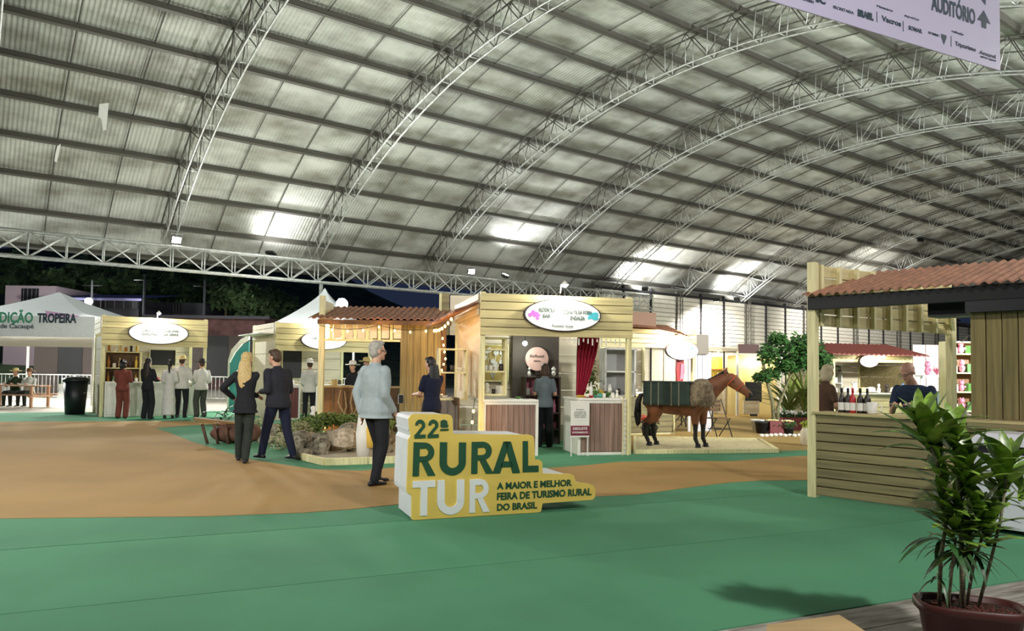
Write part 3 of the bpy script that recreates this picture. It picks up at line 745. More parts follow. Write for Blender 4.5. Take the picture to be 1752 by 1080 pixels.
# ---------------------------------------------------------------- central booth
O4, r4, W4 = pframe((822, 781.5), (1074, 778))
b4, M4 = booth('pine booth with oval white sign, magenta and turquoise ends, over two brown-slatted counters', O4, r4, W4, 2.6, side_l=False, side_r=False,
    oval=(W4*.52, 2.44, .70, .285, [('ALDEMOLA', -.42, .18, .42, .26, GREYT), ('BAR', -.42, -.18, .2, .22, GREYT), ('DONA OLGA KORN', .37, .1, .72, .24, GREYT), ('ENDALEA', .37, -.26, .38, .24, GREYT), ('Turismo Rural', -.02, -.72, .55, .14, GREYT)]))
sg = [c for c in b4.children if c.name.startswith('oval_sign')][0]
random.seed(2)
for m_, cx_, sd in ((MAGP, -.52, 1), (TEALP, .54, 2)):
    mb = MB()
    for i in range(7):
        a = random.uniform(0, 6.28); px = cx_+random.uniform(-.07, .07); pz = random.uniform(-.08, .06); r = random.uniform(.03, .06)
        mb.prism([(px+r*math.cos(t)*(1+.4*math.sin(3*t+a)), pz+r*.8*math.sin(t)) for t in [2*math.pi*j/14 for j in range(14)]], -.1685-.0003*i, -.165)
    mb.build('painted_flower', m_, sg)
sign_lamp(M4, W4*.51, -.32, 2.95, 'bright lamp on an arm above the oval sign of the magenta and turquoise booth', 60)
bx('side_wall', b4, -.02, .02, .1, 2.5, 1.0, 2.75, CREAM)
# left counter
def counter(M, rz, x0, x1, y0, y1, h, label, front=BROWNV, n=9, frame=WHITE, top=WHITE, horiz=False):
    o = thing('counter', M @ Vector((x0, y0, 0)), label, 'counter', rz=rz); w = x1-x0; d = y1-y0
    bx('worktop', o, -.02, w+.02, -.03, d+.02, h-.04, h, top)
    (hplanks if horiz else vplanks)(o, .03, w-.03, 0.01, .06, h-.05, n, front, name='front_slat')
    for x in (0, w): bx('frame_upright', o, x-.025, x+.025, -.015, .03, 0, h-.04, frame)
    bx('frame_rail', o, .025, w-.025, -.015, .03, 0, .05, frame); bx('frame_rail', o, .025, w-.025, -.015, .03, h-.09, h-.04, frame)
    for x in (.01, w-.01): bx('side_panel', o, x-.012, x+.012, .03, d, 0, h-.04, WHITE)
    return o
counter(M4, r4, .05, .98, -.02, .5, .97, 'left counter of the central booth, brown slats in a white frame')
counter(M4, r4, W4-.92, W4-.07, -.02, .9, 1.0, 'right counter of the central booth, brown slats, beside the tall post', n=9)
bx('ladder_upright', b4, W4-.06, W4-.045+.02, -.12, -.09, 0, 2.06, POST)
for i in range(12): bx('icicle_lamp', b4, W4*.58+i*.085, W4*.58+i*.085+.02, -.03, -.01, 1.99-.03*(i % 3), 2.05, WHITE)
for i in range(10):
    z = .1+i*.085; bx('ladder_rung', b4, W4-.135, W4-.06, -.11, -.09, z, z+.012, POST)
bx('ladder_upright', b4, W4-.15, W4-.135, -.12, -.09, 0, 1.0, POST)
# poster on small stand in front
pt_ = thing('poster_stand', M4 @ Vector((W4-1.13, -.18, 0)), 'white notice with a dark red foot hanging in front of the right counter', 'poster', rz=r4)
bx('sheet', pt_, 0, .34, 0, .012, .33, .93, WHITE); bx('red_band', pt_, 0, .34, -.006, .0, .36, .53, mat('wine red print', '7A2340', .5))
for i, (z, wd) in enumerate(((.80, .14), (.76, .2), (.73, .22), (.70, .22), (.67, .2))): text(pt_, ('Produtos', 'artesanais da', 'fazenda e do', 'campo para', 'sua casa')[i], .17, -.003, z, wd, .02, GREYT, .01)
text(pt_, 'DEGUSTE', .17, -.008, .46, .26, .045, WHITE, .02); text(pt_, 'EXPERIMENTE', .17, -.008, .40, .28, .03, WHITE, .02)
for x in (.02, .32): bx('leg', pt_, x-.01, x+.01, .015, .03, 0, .93, WHITE)
bx('top_rail', pt_, -.01, .35, 0, .03, .93, .95, WHITE)
# interior
def framed(M, rz, x, y, z, w, h, label, face, deco=None, name='picture', cat='picture'):
    o = thing(name, M @ Vector((x, y, z)), label, cat, rz=rz); bx('canvas', o, -w/2, w/2, -.01, .01, -h/2, h/2, face)
    for a, b, c, d in ((-w/2-.02, w/2+.02, h/2, h/2+.025), (-w/2-.02, w/2+.02, -h/2-.025, -h/2), (-w/2-.025, -w/2, -h/2, h/2), (w/2, w/2+.025, -h/2, h/2)): bx('frame_bar', o, a, b, -.02, .015, c, d, POST)
    return o
GOLDB = mat('golden board', 'B79E55', .6, var=.2, scale=5)
fr = framed(M4, r4, .72, 2.50, 1.62, .62, .72, 'golden framed board with pale round flowers on the booth wall', GOLDB)
random.seed(5)
for i in range(11):
    x, z, r = random.uniform(-.2, .22), random.uniform(-.05, .3), random.uniform(.035, .06)
    mb = MB(); mb.prism([(x+r*math.cos(t)*(1+.15*math.sin(6*t)), z+r*math.sin(t)*(1+.15*math.sin(6*t))) for t in [2*math.pi*j/24 for j in range(24)]], -.035, -.01); mb.build('flower', WHITE, fr)
    mb = MB(); mb.tube([(x, -.015, z), (x*.4, -.015, -.15), (0, -.015, -.33)], .005, 4); mb.build('stalk', WHITE, fr)
DKW = mat('dark taupe cloth', '4A4038', .8)
bd = thing('backdrop', M4 @ Vector((1.12, 2.44, 0)), 'dark taupe backdrop hanging behind the round pink wooden sign', 'backdrop', rz=r4); bx('cloth', bd, 0, 1.0, -.01, .01, 0, 2.55, DKW)
bx('rod', bd, -.03, 1.03, -.02, .02, 2.55, 2.58, DARK)
rs_ = thing('round_sign', M4 @ Vector((1.62, 2.36, 1.72)), 'round pinkish wooden sign hanging over the pink product shelves', 'sign', rz=r4)
mb = MB(); mb.prism([(.245*math.cos(t), .245*math.sin(t)) for t in [2*math.pi*j/32 for j in range(32)]], -.015, .015); mb.build('disc', mat('pinkish wood disc', 'C9A296', .6, var=.15, scale=3), rs_)
text(rs_, 'Bellussi', 0, -.02, .03, .3, .06, DKW, .01); text(rs_, 'vinhos', 0, -.02, -.06, .15, .04, DKW, .01)
sh = shelf_unit(M4, r4, 1.28, 1.95, .72, .3, 0, [.3, .62, .98, 1.35], 'pink product shelf unit behind the standing woman, dark sides', DKW, cm('pink panel', 'B56A78', .6))
for z, k in ((.31, 'box'), (.63, 'bottle'), (.99, 'box')):
    row(M4, [(k, 'pink') if i % 2 else (k, 'white') for i in range(6)], 1.3, 1.98, 2.08, z, 'on the %s pink product shelf' % {31: 'bottom', 63: 'second', 99: 'third'}[int(z*100+.5)], .9, seed=int(z*100))
row(M4, [('figure', 'white'), ('jar', 'dark'), ('figure', 'red'), ('plush', 'white')], 1.3, 1.98, 2.08, 1.36, 'on top of the pink product shelves', .8, seed=3)
cu = thing('curtain', M4 @ Vector((W4-.62, 1.0, 0)), 'deep red curtain gathered to the right inside the central booth', 'curtain', rz=r4)
mb = MB(); nn = 28; rs = []
for z, x0, x1 in ((2.25, 0, .46), (1.8, -.02, .38), (1.4, -.02, .26), (1.0, -.02, .12), (.9, -.02, .1)):
    rs.append([(x0+(x1-x0)*j/nn, .035*math.sin(j*1.35), z) for j in range(nn+1)])
vs = [p for r in rs for p in r]+[(p[0], p[1]+.006, p[2]) for r in rs for p in r]; fs = []
for i in range(4):
    for j in range(nn): a = i*(nn+1)+j; fs.append((a, a+nn+1, a+nn+2, a+1)); o_ = 5*(nn+1); fs.append((a+o_, a+1+o_, a+nn+2+o_, a+nn+1+o_))
mb.add(vs, fs, True); mb.build('drape', mat('deep red velvet', '9A1230', .8), cu)
bx('curtain_rail', cu, -.1, .6, -.02, .02, 2.25, 2.28, DARK)
shelf_unit(M4, r4, .04, .06, .40, .28, 1.03, [.02, .42, .8, 1.0], 'open two-tier shelf at the left post of the central booth')
shelf_unit(M4, r4, -.62, .75, .5, .28, .92, [.02, .5, .92], 'cream shelf box seen through the side of the central booth, by the string lights')
row(M4, [('plush', 'white'), ('cup', 'dark'), ('box', 'white')], .08, .42, .2, 1.06, 'on the low tier of the left post shelf', .9, 4)
row(M4, [('cup', 'white'), ('cup', 'white'), ('cup', 'white'), ('jar', 'dark')], .06, .43, .2, 1.46, 'on the middle tier of the left post shelf', .9, 5)
row(M4, [('cup', 'brown'), ('jar', 'dark'), ('bowl', 'white')], -.58, -.16, .88, 1.45, 'on the side shelf by the string lights', .9, 6)
row(M4, [('bowl', 'white'), ('plate', 'white'), ('box', 'white')], -.58, -.16, .88, .95, 'at the bottom of the side shelf by the string lights', .9, 7)
row(M4, [('plate', 'white'), ('bowl', 'green'), ('plate', 'dark')], .45, .95, .2, .97, 'on the left counter of the central booth', .8, 8)
row(M4, [('bowl', 'yellow'), ('bowl', 'yellow'), ('plate', 'red'), ('bowl', 'red'), ('bowl', 'teal'), ('jar', 'teal'), ('cup', 'white'), ('tuft', 'green'), ('jar', 'white'), ('figure', 'white')], W4-.9, W4-.1, .2, 1.0, 'on the right counter of the central booth', .75, 9)
row(M4, [('bottle', 'white'), ('tuft', 'green'), ('tuft', 'yellow'), ('jar', 'dark'), ('plush', 'white')], W4-.55, W4-.1, .55, 1.0, 'at the back of the central right counter', .9, 10)
shelf_unit(M4, r4, W4+.06, 1.3, .62, .3, .98, [.02, .5, .95], 'white cabinet shelves just right of the central booth post', WHITE, mat('grey panel', '9A9A98', .6))
row(M4, [('figure', 'white'), ('jar', 'dark'), ('tuft', 'green')], W4+.1, W4+.66, 1.42, 1.02, 'in the white cabinet by the central post', .95, 11)
# foliage of dried olive branches inside right
dr = thing('dried_branches', M4 @ Vector((W4-.22, 1.3, .95)), 'olive-brown dried branches hanging beside the red curtain', 'plant')
mb = MB(); foliage_blob(mb, [((0, 0, .25), (.14, .14, .3)), ((-.05, 0, .6), (.08, .08, .35))], 260, .1, 3); mb.build('leaves', LEAFP, dr); mb = MB(); mb.tube([(0, 0, .05), (-.02, 0, .4), (.0, 0, .9)], .01, 5); mb.build('stem', STEM, dr)
# lamp inside
il = thing('ceiling_lamp', M4 @ Vector((1.27, 2.0, 2.02)), 'small greenish-white round lamp inside the central booth', 'lamp')
mb = MB(); mb.ell((0, 0, 0), .05, 10, 8); mb.build('bulb', EMG, il); mb = MB(); mb.tube([(0, 0, .04), (0, 0, .6)], .008, 5); mb.build('cord', DARK, il)
l = bpy.data.lights.new('glow', 'POINT'); l.energy = 14; l.color = (.9, 1, .92); l.shadow_soft_size = .06; link('glow', l, il, (0, 0, -.1))
# ---------------------------------------------------------------- booth 1 (far left)
O1 = G(172, 713.5); r1 = .58; W1 = 2.75
b1, M1 = booth('far left pine booth with a glaring oval sign and five visitors at its counter', O1, r1, W1, 2.4, nf=5, zt=2.9, zb=2.05, side_l=True, side_fascia='left', sidewood=OLIVE, backh=2.7,
    oval=(W1*.52, 2.45, .82, .34, [('CASA DO', -.3, .1, .5, .2, GREYT), ('COLONO', -.3, -.2, .5, .2, GREYT), ('SABORES', .4, .1, .5, .2, GREYT), ('DA SERRA', .4, -.2, .5, .2, GREYT)]))
sign_lamp(M1, W1*.5, -.4, 3.02, 'bright lamp above the far left oval sign', 70)
counter(M1, r1, .1, W1-.1, -.05, .5, 1.0, 'white counter of the far left booth', front=WHITE, n=8)
shelf_unit(M1, r1, .12, .7, .95, .3, .9, [.02, .5, .98], 'open cream shelf at the left in the far left booth', POST, BROWN)
for z, sd in ((.93, 1), (1.41, 2), (1.89, 3)):
    row(M1, [('bottle', 'amber'), ('jar', 'white'), ('bottle', 'straw'), ('jar', 'amber'), ('bottle', 'dark'), ('bottle', 'yellow')], .15, 1.04, .84, z, 'on the %s left shelf, far left booth' % ('bottom', 'middle', 'top')[sd-1], 1.0, sd)
row(M1, [('tuft', 'green'), ('bottle', 'teal'), ('jar', 'white'), ('bottle', 'green'), ('box', 'red'), ('jar', 'amber'), ('cup', 'white'), ('box', 'white')], .2, W1-.3, .2, 1.0, 'on the counter of the far left booth', 1.0, 4)
framed(M1, r1, W1-.85, 2.33, 1.75, .75, .5, 'small window-like frame behind the hat-wearing man', DARK, name='hatch', cat='window')
bn = thing('trash_bin', G(128, 709), 'tall black bin with lid beside the far left booth', 'bin')
mb = MB(); mb.lathe([(.26, 0), (.33, 1.0), (.30, 1.0), (.24, .05)], n=20); mb.build('tub', BLACK, bn); mb = MB(); mb.lathe([(.36, .98), (.36, 1.04), (.3, 1.1), (.1, 1.13)], n=20); mb.build('lid', BLACK, bn)
# ---------------------------------------------------------------- booth 2 (behind the centre left)
O2 = G(470, 719); r2 = .58; W2 = 2.8
b2, M2 = booth('middle distance pine booth with a yellow-marked oval sign, behind the planter', O2, r2, W2, 2.4, nf=5, zt=2.75, zb=1.95, side_fascia='left', side_l=True,
    oval=(W2*.47, 2.28, .68, .27, [('CAMPO', -.4, .05, .35, .3, GREYT), ('VERDE', .3, .05, .4, .3, mat('yellow print', 'CDB640', .5))]))
sign_lamp(M2, W2*.42, -.4, 2.85, 'bright lamp above the oval sign of the middle distance booth', 60)
counter(M2, r2, .05, .65, -.1, .45, 1.0, 'dark red slatted counter of the middle distance booth', front=mat('dark red laminate', '6B3A38', .5, var=.3, scale=2, stretch=(14, 4, .5)), n=6)
framed(M2, r2, 1.15, 2.33, 1.6, .6, .9, 'white framed window in the middle distance booth', DARK, name='hatch', cat='window')
counter(M2, r2, 1.15, W2-.1, -.1, .45, 1.0, 'pale counter of the middle distance booth right of its entry', front=CREAM, n=6)
row(M2, [('jar', 'white'), ('bowl', 'straw'), ('jar', 'dark'), ('box', 'white'), ('bottle', 'dark')], 1.2, W2-.15, .15, 1.0, 'on the pale counter of the middle distance booth', 1.0, 4)
row(M2, [('jar', 'white'), ('cup', 'white'), ('jar', 'white')], .1, .6, .15, 1.0, 'on the dark red counter of the middle distance booth', 1.0, 5)
mb = MB(); bx('awning', b2, -.5, -.07, .0, 2.4, 2.42, 2.45, WHITE)
# ---------------------------------------------------------------- booth 3 with rusty roof and string lights
O3 = P(548, 700, 16.6); O3.z = 0; E3 = P(757, 700, 16.6); E3.z = 0; W3 = E3.x-O3.x
b3 = thing('booth', O3, 'wooden booth with a rust-red roof edge hung with warm string lights', 'booth'); M3 = Matrix.Translation(O3)
bx('corner_post', b3, -.06, .06, -.06, .06, 0, 3.1, POST); bx('corner_post', b3, W3-.06, W3+.06, -.06, .06, 0, 2.62, BROWN)
zE = 2.56; roofn = 22
mb = MB(); vs = []; fs = []; nx = roofn*4
for k in range(nx+1):
    x = -.2+(W3+.5)*k/nx; h = (0, .03, .03, 0)[k % 4]
    vs += [(x, -.45, zE+h), (x, 1.5, zE+.42+h), (x, -.45, zE+h-.012), (x, 1.5, zE+.42+h-.012)]
for k in range(nx): a = 4*k; fs += [(a, a+4, a+5, a+1), (a+2, a+3, a+7, a+6), (a, a+2, a+6, a+4), (a+1, a+5, a+7, a+3)]
mb.add(vs, fs); mb.build('roof_sheet', RUST, b3)
bx('eave_beam', b3, 0, W3+.2, -.42, -.36, zE-.12, zE-.02, BROWN)
x_w = (P(683, 700, 16.6).x-O3.x)
vplanks(b3, x_w, W3-.06, 0, .0, zE-.05, 6, OLIVEV, name='wall_plank')
for i in range(6):
    xx = .18+i*.27; bx('hanging_batten', b3, xx, xx+.07, -.05, -.03, 2.12, zE-.02, POST); bx('hanging_board', b3, xx+.08, xx+.25, -.02, 0, 2.15, zE-.02, CREAM)
bx('rail', b3, .05, x_w, -.03, 0, 2.08, 2.13, POST)
bx('side_wall_board', b3, -.03, .03, .06, .9, 2.5, 3.0, PINE)
# the brown block counter
O3c = G(549, 737); k3 = thing('counter', (O3c.x, O3c.y, 0), 'dark brown wooden counter block behind the planter with pale branches against it', 'counter')
wc = (G(683, 737).x-O3c.x)
vplanks(k3, 0, wc, 0, 0, 1.02, 7, BROWN, name='front_plank'); bx('worktop', k3, -.03, wc+.03, -.03, .5, 1.02, 1.06, mat('ochre top', 'A98F5E', .6))
for x in (0.015, wc-.015): bx('side_panel', k3, x-.012, x+.012, .02, .48, 0, 1.02, BROWN)
Mk = Matrix.Translation((O3c.x, O3c.y, 0))
row(Mk, [('box', 'straw'), ('plate', 'white'), ('bowl', 'straw'), ('jar', 'white'), ('bowl', 'white')], .1, wc-.2, .2, 1.06, 'on the dark brown counter block', 1.0, 3)
br = thing('dry_branches', (G(600, 742).x, G(600, 742).y, 0), 'pale twisted dry branches leaning on the brown counter block', 'branch')
BRM = mat('pale bark', 'A08B66', .8, var=.3, scale=15)
for i, pts in enumerate([[(-.05, 0, 0), (-.12, .05, .35), (-.3, .0, .7), (-.25, .0, .98)], [(0, 0, 0), (.05, .03, .4), (-.02, 0, .7), (.02, 0, 1.0)], [(.05, 0, 0), (.18, .0, .4), (.3, 0, .7), (.36, 0, 1.0)], [(-.1, .02, 0), (-.2, .02, .3), (-.12, .04, .6), (-.16, .0, .95)], [(.1, 0, 0), (.02, 0, .3), (.12, 0, .6), (.1, 0, .92)]]):
    mb = MB(); mb.tube(pts, [.035, .028, .02, .01], 6); mb.build('branch', BRM, br)
# side booth between (cream wall and side awning)
sw = thing('side_booth_wall', M4 @ Vector((-.06, .1, 0)), 'low brown plank wall between the string-lit booth and the central booth', 'wall', rz=r4+math.pi/2+.05)
vplanks(sw, .3, 2.5, .25, 0, .98, 10, BROWN, name='wall_plank')
aw = thing('side_awning', M4 @ Vector((-.07, .0, 0)), 'rust-red awning along the left side of the central booth with warm lights', 'awning', rz=r4+math.pi/2+.05)
mb = MB(); vs = []; fs = []
for k in range(61):
    x = 2.9*k/60; h = (0, .03, .03, 0)[k % 4]
    vs += [(x, 0, 2.62-.04*x+h), (x, .42, 2.46-.04*x+h), (x, 0, 2.60-.04*x+h), (x, .42, 2.44-.04*x+h)]
for k in range(60): a = 4*k; fs += [(a, a+4, a+5, a+1), (a+2, a+3, a+7, a+6), (a, a+2, a+6, a+4), (a+1, a+5, a+7, a+3)]
mb.add(vs, fs); mb.build('roof_sheet', RUST, aw)
up_ = thing('upright_panel', P(755, 560, 17.6)*1, 'pale upright panel above the string-lit roof, left of the pine fascia', 'panel'); up_.location.z = 0
bx('board', up_, .2, .95, 0, .03, 2.3, 3.25, CREAM); bx('board', up_, 0, .18, 0, .03, 2.3, 3.3, OLIVE); bx('post', up_, -.06, 0, 0, .06, 0, 3.3, POST)
bx('leg', up_, .9, .95, .03, .08, 0, 2.3, POST)
# string lights
def string_lights(label, pts, sag=.12, n=6, energy=0):
    o = thing('string_lights', pts[0], label, 'string lights'); b0 = Vector(pts[0]); path = []; bm_ = good_bulb()
    for i in range(len(pts)-1):
        a, b = Vector(pts[i]), Vector(pts[i+1])
        for j in range(n): t = j/n; path.append(a.lerp(b, t)-Vector((0, 0, sag*4*t*(1-t)))-b0)
    path.append(Vector(pts[-1])-b0)
    mb = MB(); mb.tube(path, .006, 4); mb.build('cable', DARK, o)
    for p in path[1::1]: link('bulb', bm_, o, p-Vector((0, 0, .04)))
    if energy:
        for q in range(3):
            p = path[int((q+.5)/3*len(path))]; l = bpy.data.lights.new('glow', 'POINT'); l.energy = energy; l.color = (1, .55, .2); l.shadow_soft_size = .1; link('glow', l, o, p+Vector((0, -.12, -.06)))
    return o
def good_bulb():
    if 'bulb' not in GC:
        mb = MB(); mb.ell((0, 0, 0), (.022, .022, .032), 8, 6); GC['bulb'] = mb.mesh('bulb', EMY)
    return GC['bulb']
e0 = O3+Vector((.0, -.5, 2.42)); e1 = O3+Vector((W3*.5, -.5, 2.42)); e2 = O3+Vector((W3, -.5, 2.42))
string_lights('warm string lights along the flat rust-red eave', [e0, e1, e2], .1, 4, 9)
wv = M4 @ Vector((-.5, .25, 2.38)); wv2 = M4 @ Vector((-.56, 2.4, 2.3))
string_lights('warm string lights along the slanting awning beside the pine fascia', [wv2, wv], .08, 7, 5)
dn0 = O3+Vector((W3-.02, -.3, 2.35))
string_lights('warm string lights wound down the dark corner post', [dn0, dn0+Vector((.1, -.05, -.6)), dn0+Vector((-.05, -.05, -1.1)), dn0+Vector((.12, -.1, -1.7)), dn0+Vector((0, -.1, -2.1))], .0, 4, 7)
string_lights('warm string lights at the foot of the central booth\'s left post', [M4 @ Vector((-.14, -.15, 1.0)), M4 @ Vector((-.2, -.15, .45)), M4 @ Vector((-.12, -.15, .1))], .0, 3, 3)
string_lights('warm lights low at the left end of the brown counter block', [(O3c.x+.02, O3c.y-.12, .55), (O3c.x+.14, O3c.y-.14, .12)], 0, 3, 3)
# ---------------------------------------------------------------- booth 5 behind the horse
a5 = P(1030, 640, 17.4); c5 = P(1186, 640, 18.3); a5.z = c5.z = 0; d5 = c5-a5; r5 = math.atan2(d5.y, d5.x); W5 = d5.length
b5, M5 = booth('pale booth behind the mule with a half hidden oval sign and curled rust-red awning', a5, r5, W5, 2.4, nf=4, zt=2.52, zb=2.06, side_fascia=False, side_l=False,
    oval=(W5-.42, 2.02, .46, .24, [('FLORES', -.3, .1, .6, .25, GREYT), ('SUL', .5, .1, .4, .25, TEALP)]))
sign_lamp(M5, W5-.75, -.4, 2.35, 'bright lamp above the oval sign behind the mule', 80)
mb = MB(); vs = []; fs = []
for k in range(9):
    t = k/8; y = -.55+1.1*t; z = 2.52+.05*math.sin(t*2)+.1*t
    for j in range(41): vs.append((.5+1.6*j/40, y, z-.22*(j/40)**2*(1-t)+(.02 if j % 2 else 0)))
for k in range(8):
    for j in range(40): a = k*41+j; fs.append((a, a+1, a+42, a+41))
mb.add(vs, fs); mb.build('awning_sheet', RUST, b5)
bx('brown_panel', b5, .7, 1.45, -.02, .02, 2.52, 2.92, mat('dull brown panel', '7A5A46', .7))
counter(M5, r5, .35, W5-.75, -.3, .3, 1.0, 'plank counter of the booth behind the mule', front=OLIVE, n=7, horiz=True, frame=POST)
shelf_unit(M5, r5, 1.35, 2.0, .55, .3, .9, [.02, .5, .9], 'white shelf inside the booth behind the mule', WHITE, DARK)
row(M5, [('tuft', 'red'), ('bowl', 'white'), ('jar', 'white'), ('tuft', 'green'), ('bowl', 'white')], .4, W5-.8, -.1, 1.0, 'on the plank counter behind the mule', 1.2, 3)
vplanks(b5, W5+.05, W5+.75, .3, 0, 1.95, 5, cm('lavender white panel', 'C9C6CC', .5), name='white_panel'); bx('grey_board', b5, W5+.1, W5+.6, .2, .28, 1.95, 2.45, cm('taupe board', '8A7F74', .6))
rc = thing('hanging_apron', M5 @ Vector((W5-.32, .1, 1.2)), 'red and pink cloth hanging beside the white panels behind the mule', 'cloth', rz=r5)
mb = MB(); mb.prism([(-.08, 0), (-.12, .35), (-.1, .62), (0, .68), (.1, .6), (.12, .3), (.06, 0)], -.03, .02); mb.build('cloth', GM['red'], rc)
mb = MB(); mb.prism([(-.02, .1), (0, .5), (.08, .5), (.09, .15)], -.05, -.03); mb.build('pink_cloth', GM['pink'], rc); mb = MB(); mb.prism([(-.12, -.3), (-.1, 0), (.1, 0), (.08, -.35)], -.03, .02); mb.build('brown_cloth', GM['brown'], rc)
# ---------------------------------------------------------------- yellow kiosk
a6 = P(1196, 640, 27); a6.z = 0
k6 = thing('kiosk', a6, 'bright yellow lit kiosk with bottles, above the mule\'s back', 'kiosk'); M6 = Matrix.Translation(a6)
YEL = mat('bright yellow panel', 'E8C94E', .5, var=.06)
for x in (0, 1.45): bx('post', k6, x-.06, x+.06, -.06, .06, 0, 2.45, CREAM)
bx('header', k6, 0, 1.45, -.08, 0, 2.3, 2.45, CREAM); bx('yellow_panel', k6, .05, 1.0, .5, .55, 1.1, 2.1, YEL); bx('shelf', k6, .05, 1.2, .3, .5, 1.62, 1.66, GM['amber']); bx('counter_panel', k6, 0, 1.45, -.05, 0, 0, 1.05, CREAM)
bx('side_panel', k6, 1.5, 2.1, -.05, .05, 0, 2.5, cm('grey white panel', 'CFC9C0', .6)); bx('worktop', k6, 0, 1.45, -.1, .5, 1.05, 1.1, WHITE)
row(M6, [('bottle', 'white'), ('bottle', 'green'), ('bottle', 'yellow'), ('bottle', 'white'), ('bottle', 'green'), ('bottle', 'dark'), ('bottle', 'white')], .1, 1.35, .15, 1.1, 'on the yellow kiosk counter', 1.2, 3)
l = bpy.data.lights.new('glow', 'POINT'); l.energy = 45; l.color = (1, .85, .5); l.shadow_soft_size = .1; link('glow', l, k6, (.7, .0, 2.2))
mb = MB(); mb.ell((.7, 0, 2.24), .04, 8, 6); mb.build('bulb', EMY, k6)
# pavilion with dark screen
a6b = P(1262, 640, 26); a6b.z = 0
k7 = thing('pavilion', a6b, 'small pavilion with dark red fascia and dark screen, left of the leafy tree', 'pavilion')
bx('fascia', k7, 0, .72, -.1, 0, 2.2, 2.52, cm('maroon fascia', '4E2A26', .6)); bx('roof', k7, -.05, 1.6, -.1, 1.0, 2.14, 2.2, CREAM); bx('back', k7, -.1, 1.7, .9, .95, 0, 2.14, cm('yellowish wall', 'E0CC8C', .6))
bx('screen', k7, .28, .85, .0, .06, .5, 1.2, DARK); bx('screen_stand', k7, .45, .7, 0, .06, 0, .5, DARK)
for x in (0, 1.55): bx('post', k7, x-.04, x+.04, 0, .08, 0, 2.14, WHITE)
bx('planter_board', k7, .05, .6, -.5, -.45, .1, .55, CREAM)
l = bpy.data.lights.new('glow', 'POINT'); l.energy = 35; l.color = (1, .9, .65); l.shadow_soft_size = .1; link('glow', l, k7, (.8, .4, 2.0))
mb = MB(); mb.ell((.8, .4, 2.06), .04, 8, 6); mb.build('bulb', EMW, k7)
# ---------------------------------------------------------------- booth 7 seen through the right booth
a8 = P(1425, 640, 21); c8 = P(1556, 640, 21.5); a8.z = c8.z = 0; d8 = c8-a8; r8 = math.atan2(d8.y, d8.x); W8 = d8.length
b8, M8 = booth('booth with rust-red roof and small oval sign seen through the right booth', a8, r8, W8, 2.2, nf=3, zt=2.12, zb=1.85, side_fascia=False, side_l=True, side_r=True, sidewood=OLIVE, backh=2.2,
    oval=(W8*.42, 1.88, .30, .17, [('VINHO', 0, 0, .7, .3, GREYT)]))
sign_lamp(M8, W8*.5, -.5, 2.0, 'lamp under the rust-red roof of the booth seen through the right booth', 55)
mb = MB(); vs = []; fs = []
for k in range(81):
    x = -.35+(W8+.6)*k/80; h = (0, .025, .025, 0)[k % 4]
    vs += [(x, -.5, 2.06+h), (x, 1.2, 2.42+h), (x, -.5, 2.03+h), (x, 1.2, 2.4+h)]
for k in range(80): a = 4*k; fs += [(a, a+4, a+5, a+1), (a+2, a+3, a+7, a+6), (a, a+2, a+6, a+4), (a+1, a+5, a+7, a+3)]
mb.add(vs, fs); mb.build('roof_sheet', cm('maroon roof sheet', '7E4038', .6), b8)
counter(M8, r8, .25, W8-.05, -.3, .3, .98, 'low green-brown counter of the booth seen through the right booth', front=OLIVE, n=5, horiz=True, frame=OLIVE)
shelf_unit(M8, r8, .55, 1.9, 1.1, .3, .9, [.02, .33, .66, .9], 'shelf full of bottles and hats seen through the right booth', WHITE, BROWN)
for z, sd in ((.93, 1), (1.24, 2), (1.57, 3)): row(M8, [('bottle', 'white'), ('jar', 'dark'), ('hat', 'white'), ('jar', 'white'), ('bottle', 'dark'), ('box', 'white')], .6, 1.62, 2.05, z, 'on the %s shelf seen through the right booth' % ('bottom', 'middle', 'top')[sd-1], 1.0, sd)
row(M8, [('hat', 'white'), ('plush', 'white'), ('hat', 'straw'), ('hat', 'white'), ('figure', 'white'), ('plush', 'dark'), ('hat', 'white'), ('figure', 'blue')], .3, W8-.1, 0, .98, 'on the low counter seen through the right booth', 1.25, 5)
q_ = P(1622, 640, 15.5); q_.z = 0; shelf_unit(Matrix.Translation(q_), 0, 0, 0, .75, .3, 0, [.3, .75, 1.15, 1.55, 1.95, 2.2], 'tall shelf of bright goods seen between the far post and the plank wall', POST, GM['brown'])
for z_, sd in ((.76, 1), (1.16, 2), (1.56, 3), (1.96, 4)): row(Matrix.Translation(q_), [('box', 'yellow'), ('jar', 'white'), ('plush', 'pink'), ('box', 'green'), ('jar', 'amber')], .02, .73, .15, z_, 'on the %s tall bright shelf' % ('lowest', 'second', 'third', 'top')[sd-1], 1.1, sd)
ql = bpy.data.lights.new('glow', 'POINT'); ql.energy = 30; ql.shadow_soft_size = .1; qt = thing('clip_lamp', q_+Vector((.3, -.5, 2.3)), 'small lamp lighting the tall bright shelf', 'lamp'); link('glow', ql, qt, (0, -.05, -.1)); mb = MB(); mb.ell((0, 0, 0), .04, 8, 6); mb.build('bulb', EMW, qt); mb = MB(); mb.tube([(0, 0, 0), (0, .3, .02), (0, .52, -.12)], .01, 5); mb.build('arm', DARK, qt)
rp = thing('panel_wall', P(1562, 640, 24)*1, 'pinkish lit panel wall right of the booth seen through the right booth', 'panel'); rp.location.z = 0
for i in range(4): bx('panel', rp, i*.42+.01, i*.42+.41, 0, .03, 1.0, 2.5, cm('pink white panel', 'DCC6C4', .6))
bx('base_panel', rp, 0, 1.7, 0, .04, 0, .98, GREYT)
pz_ = P(1580, 640, 19); pz_.z = 0
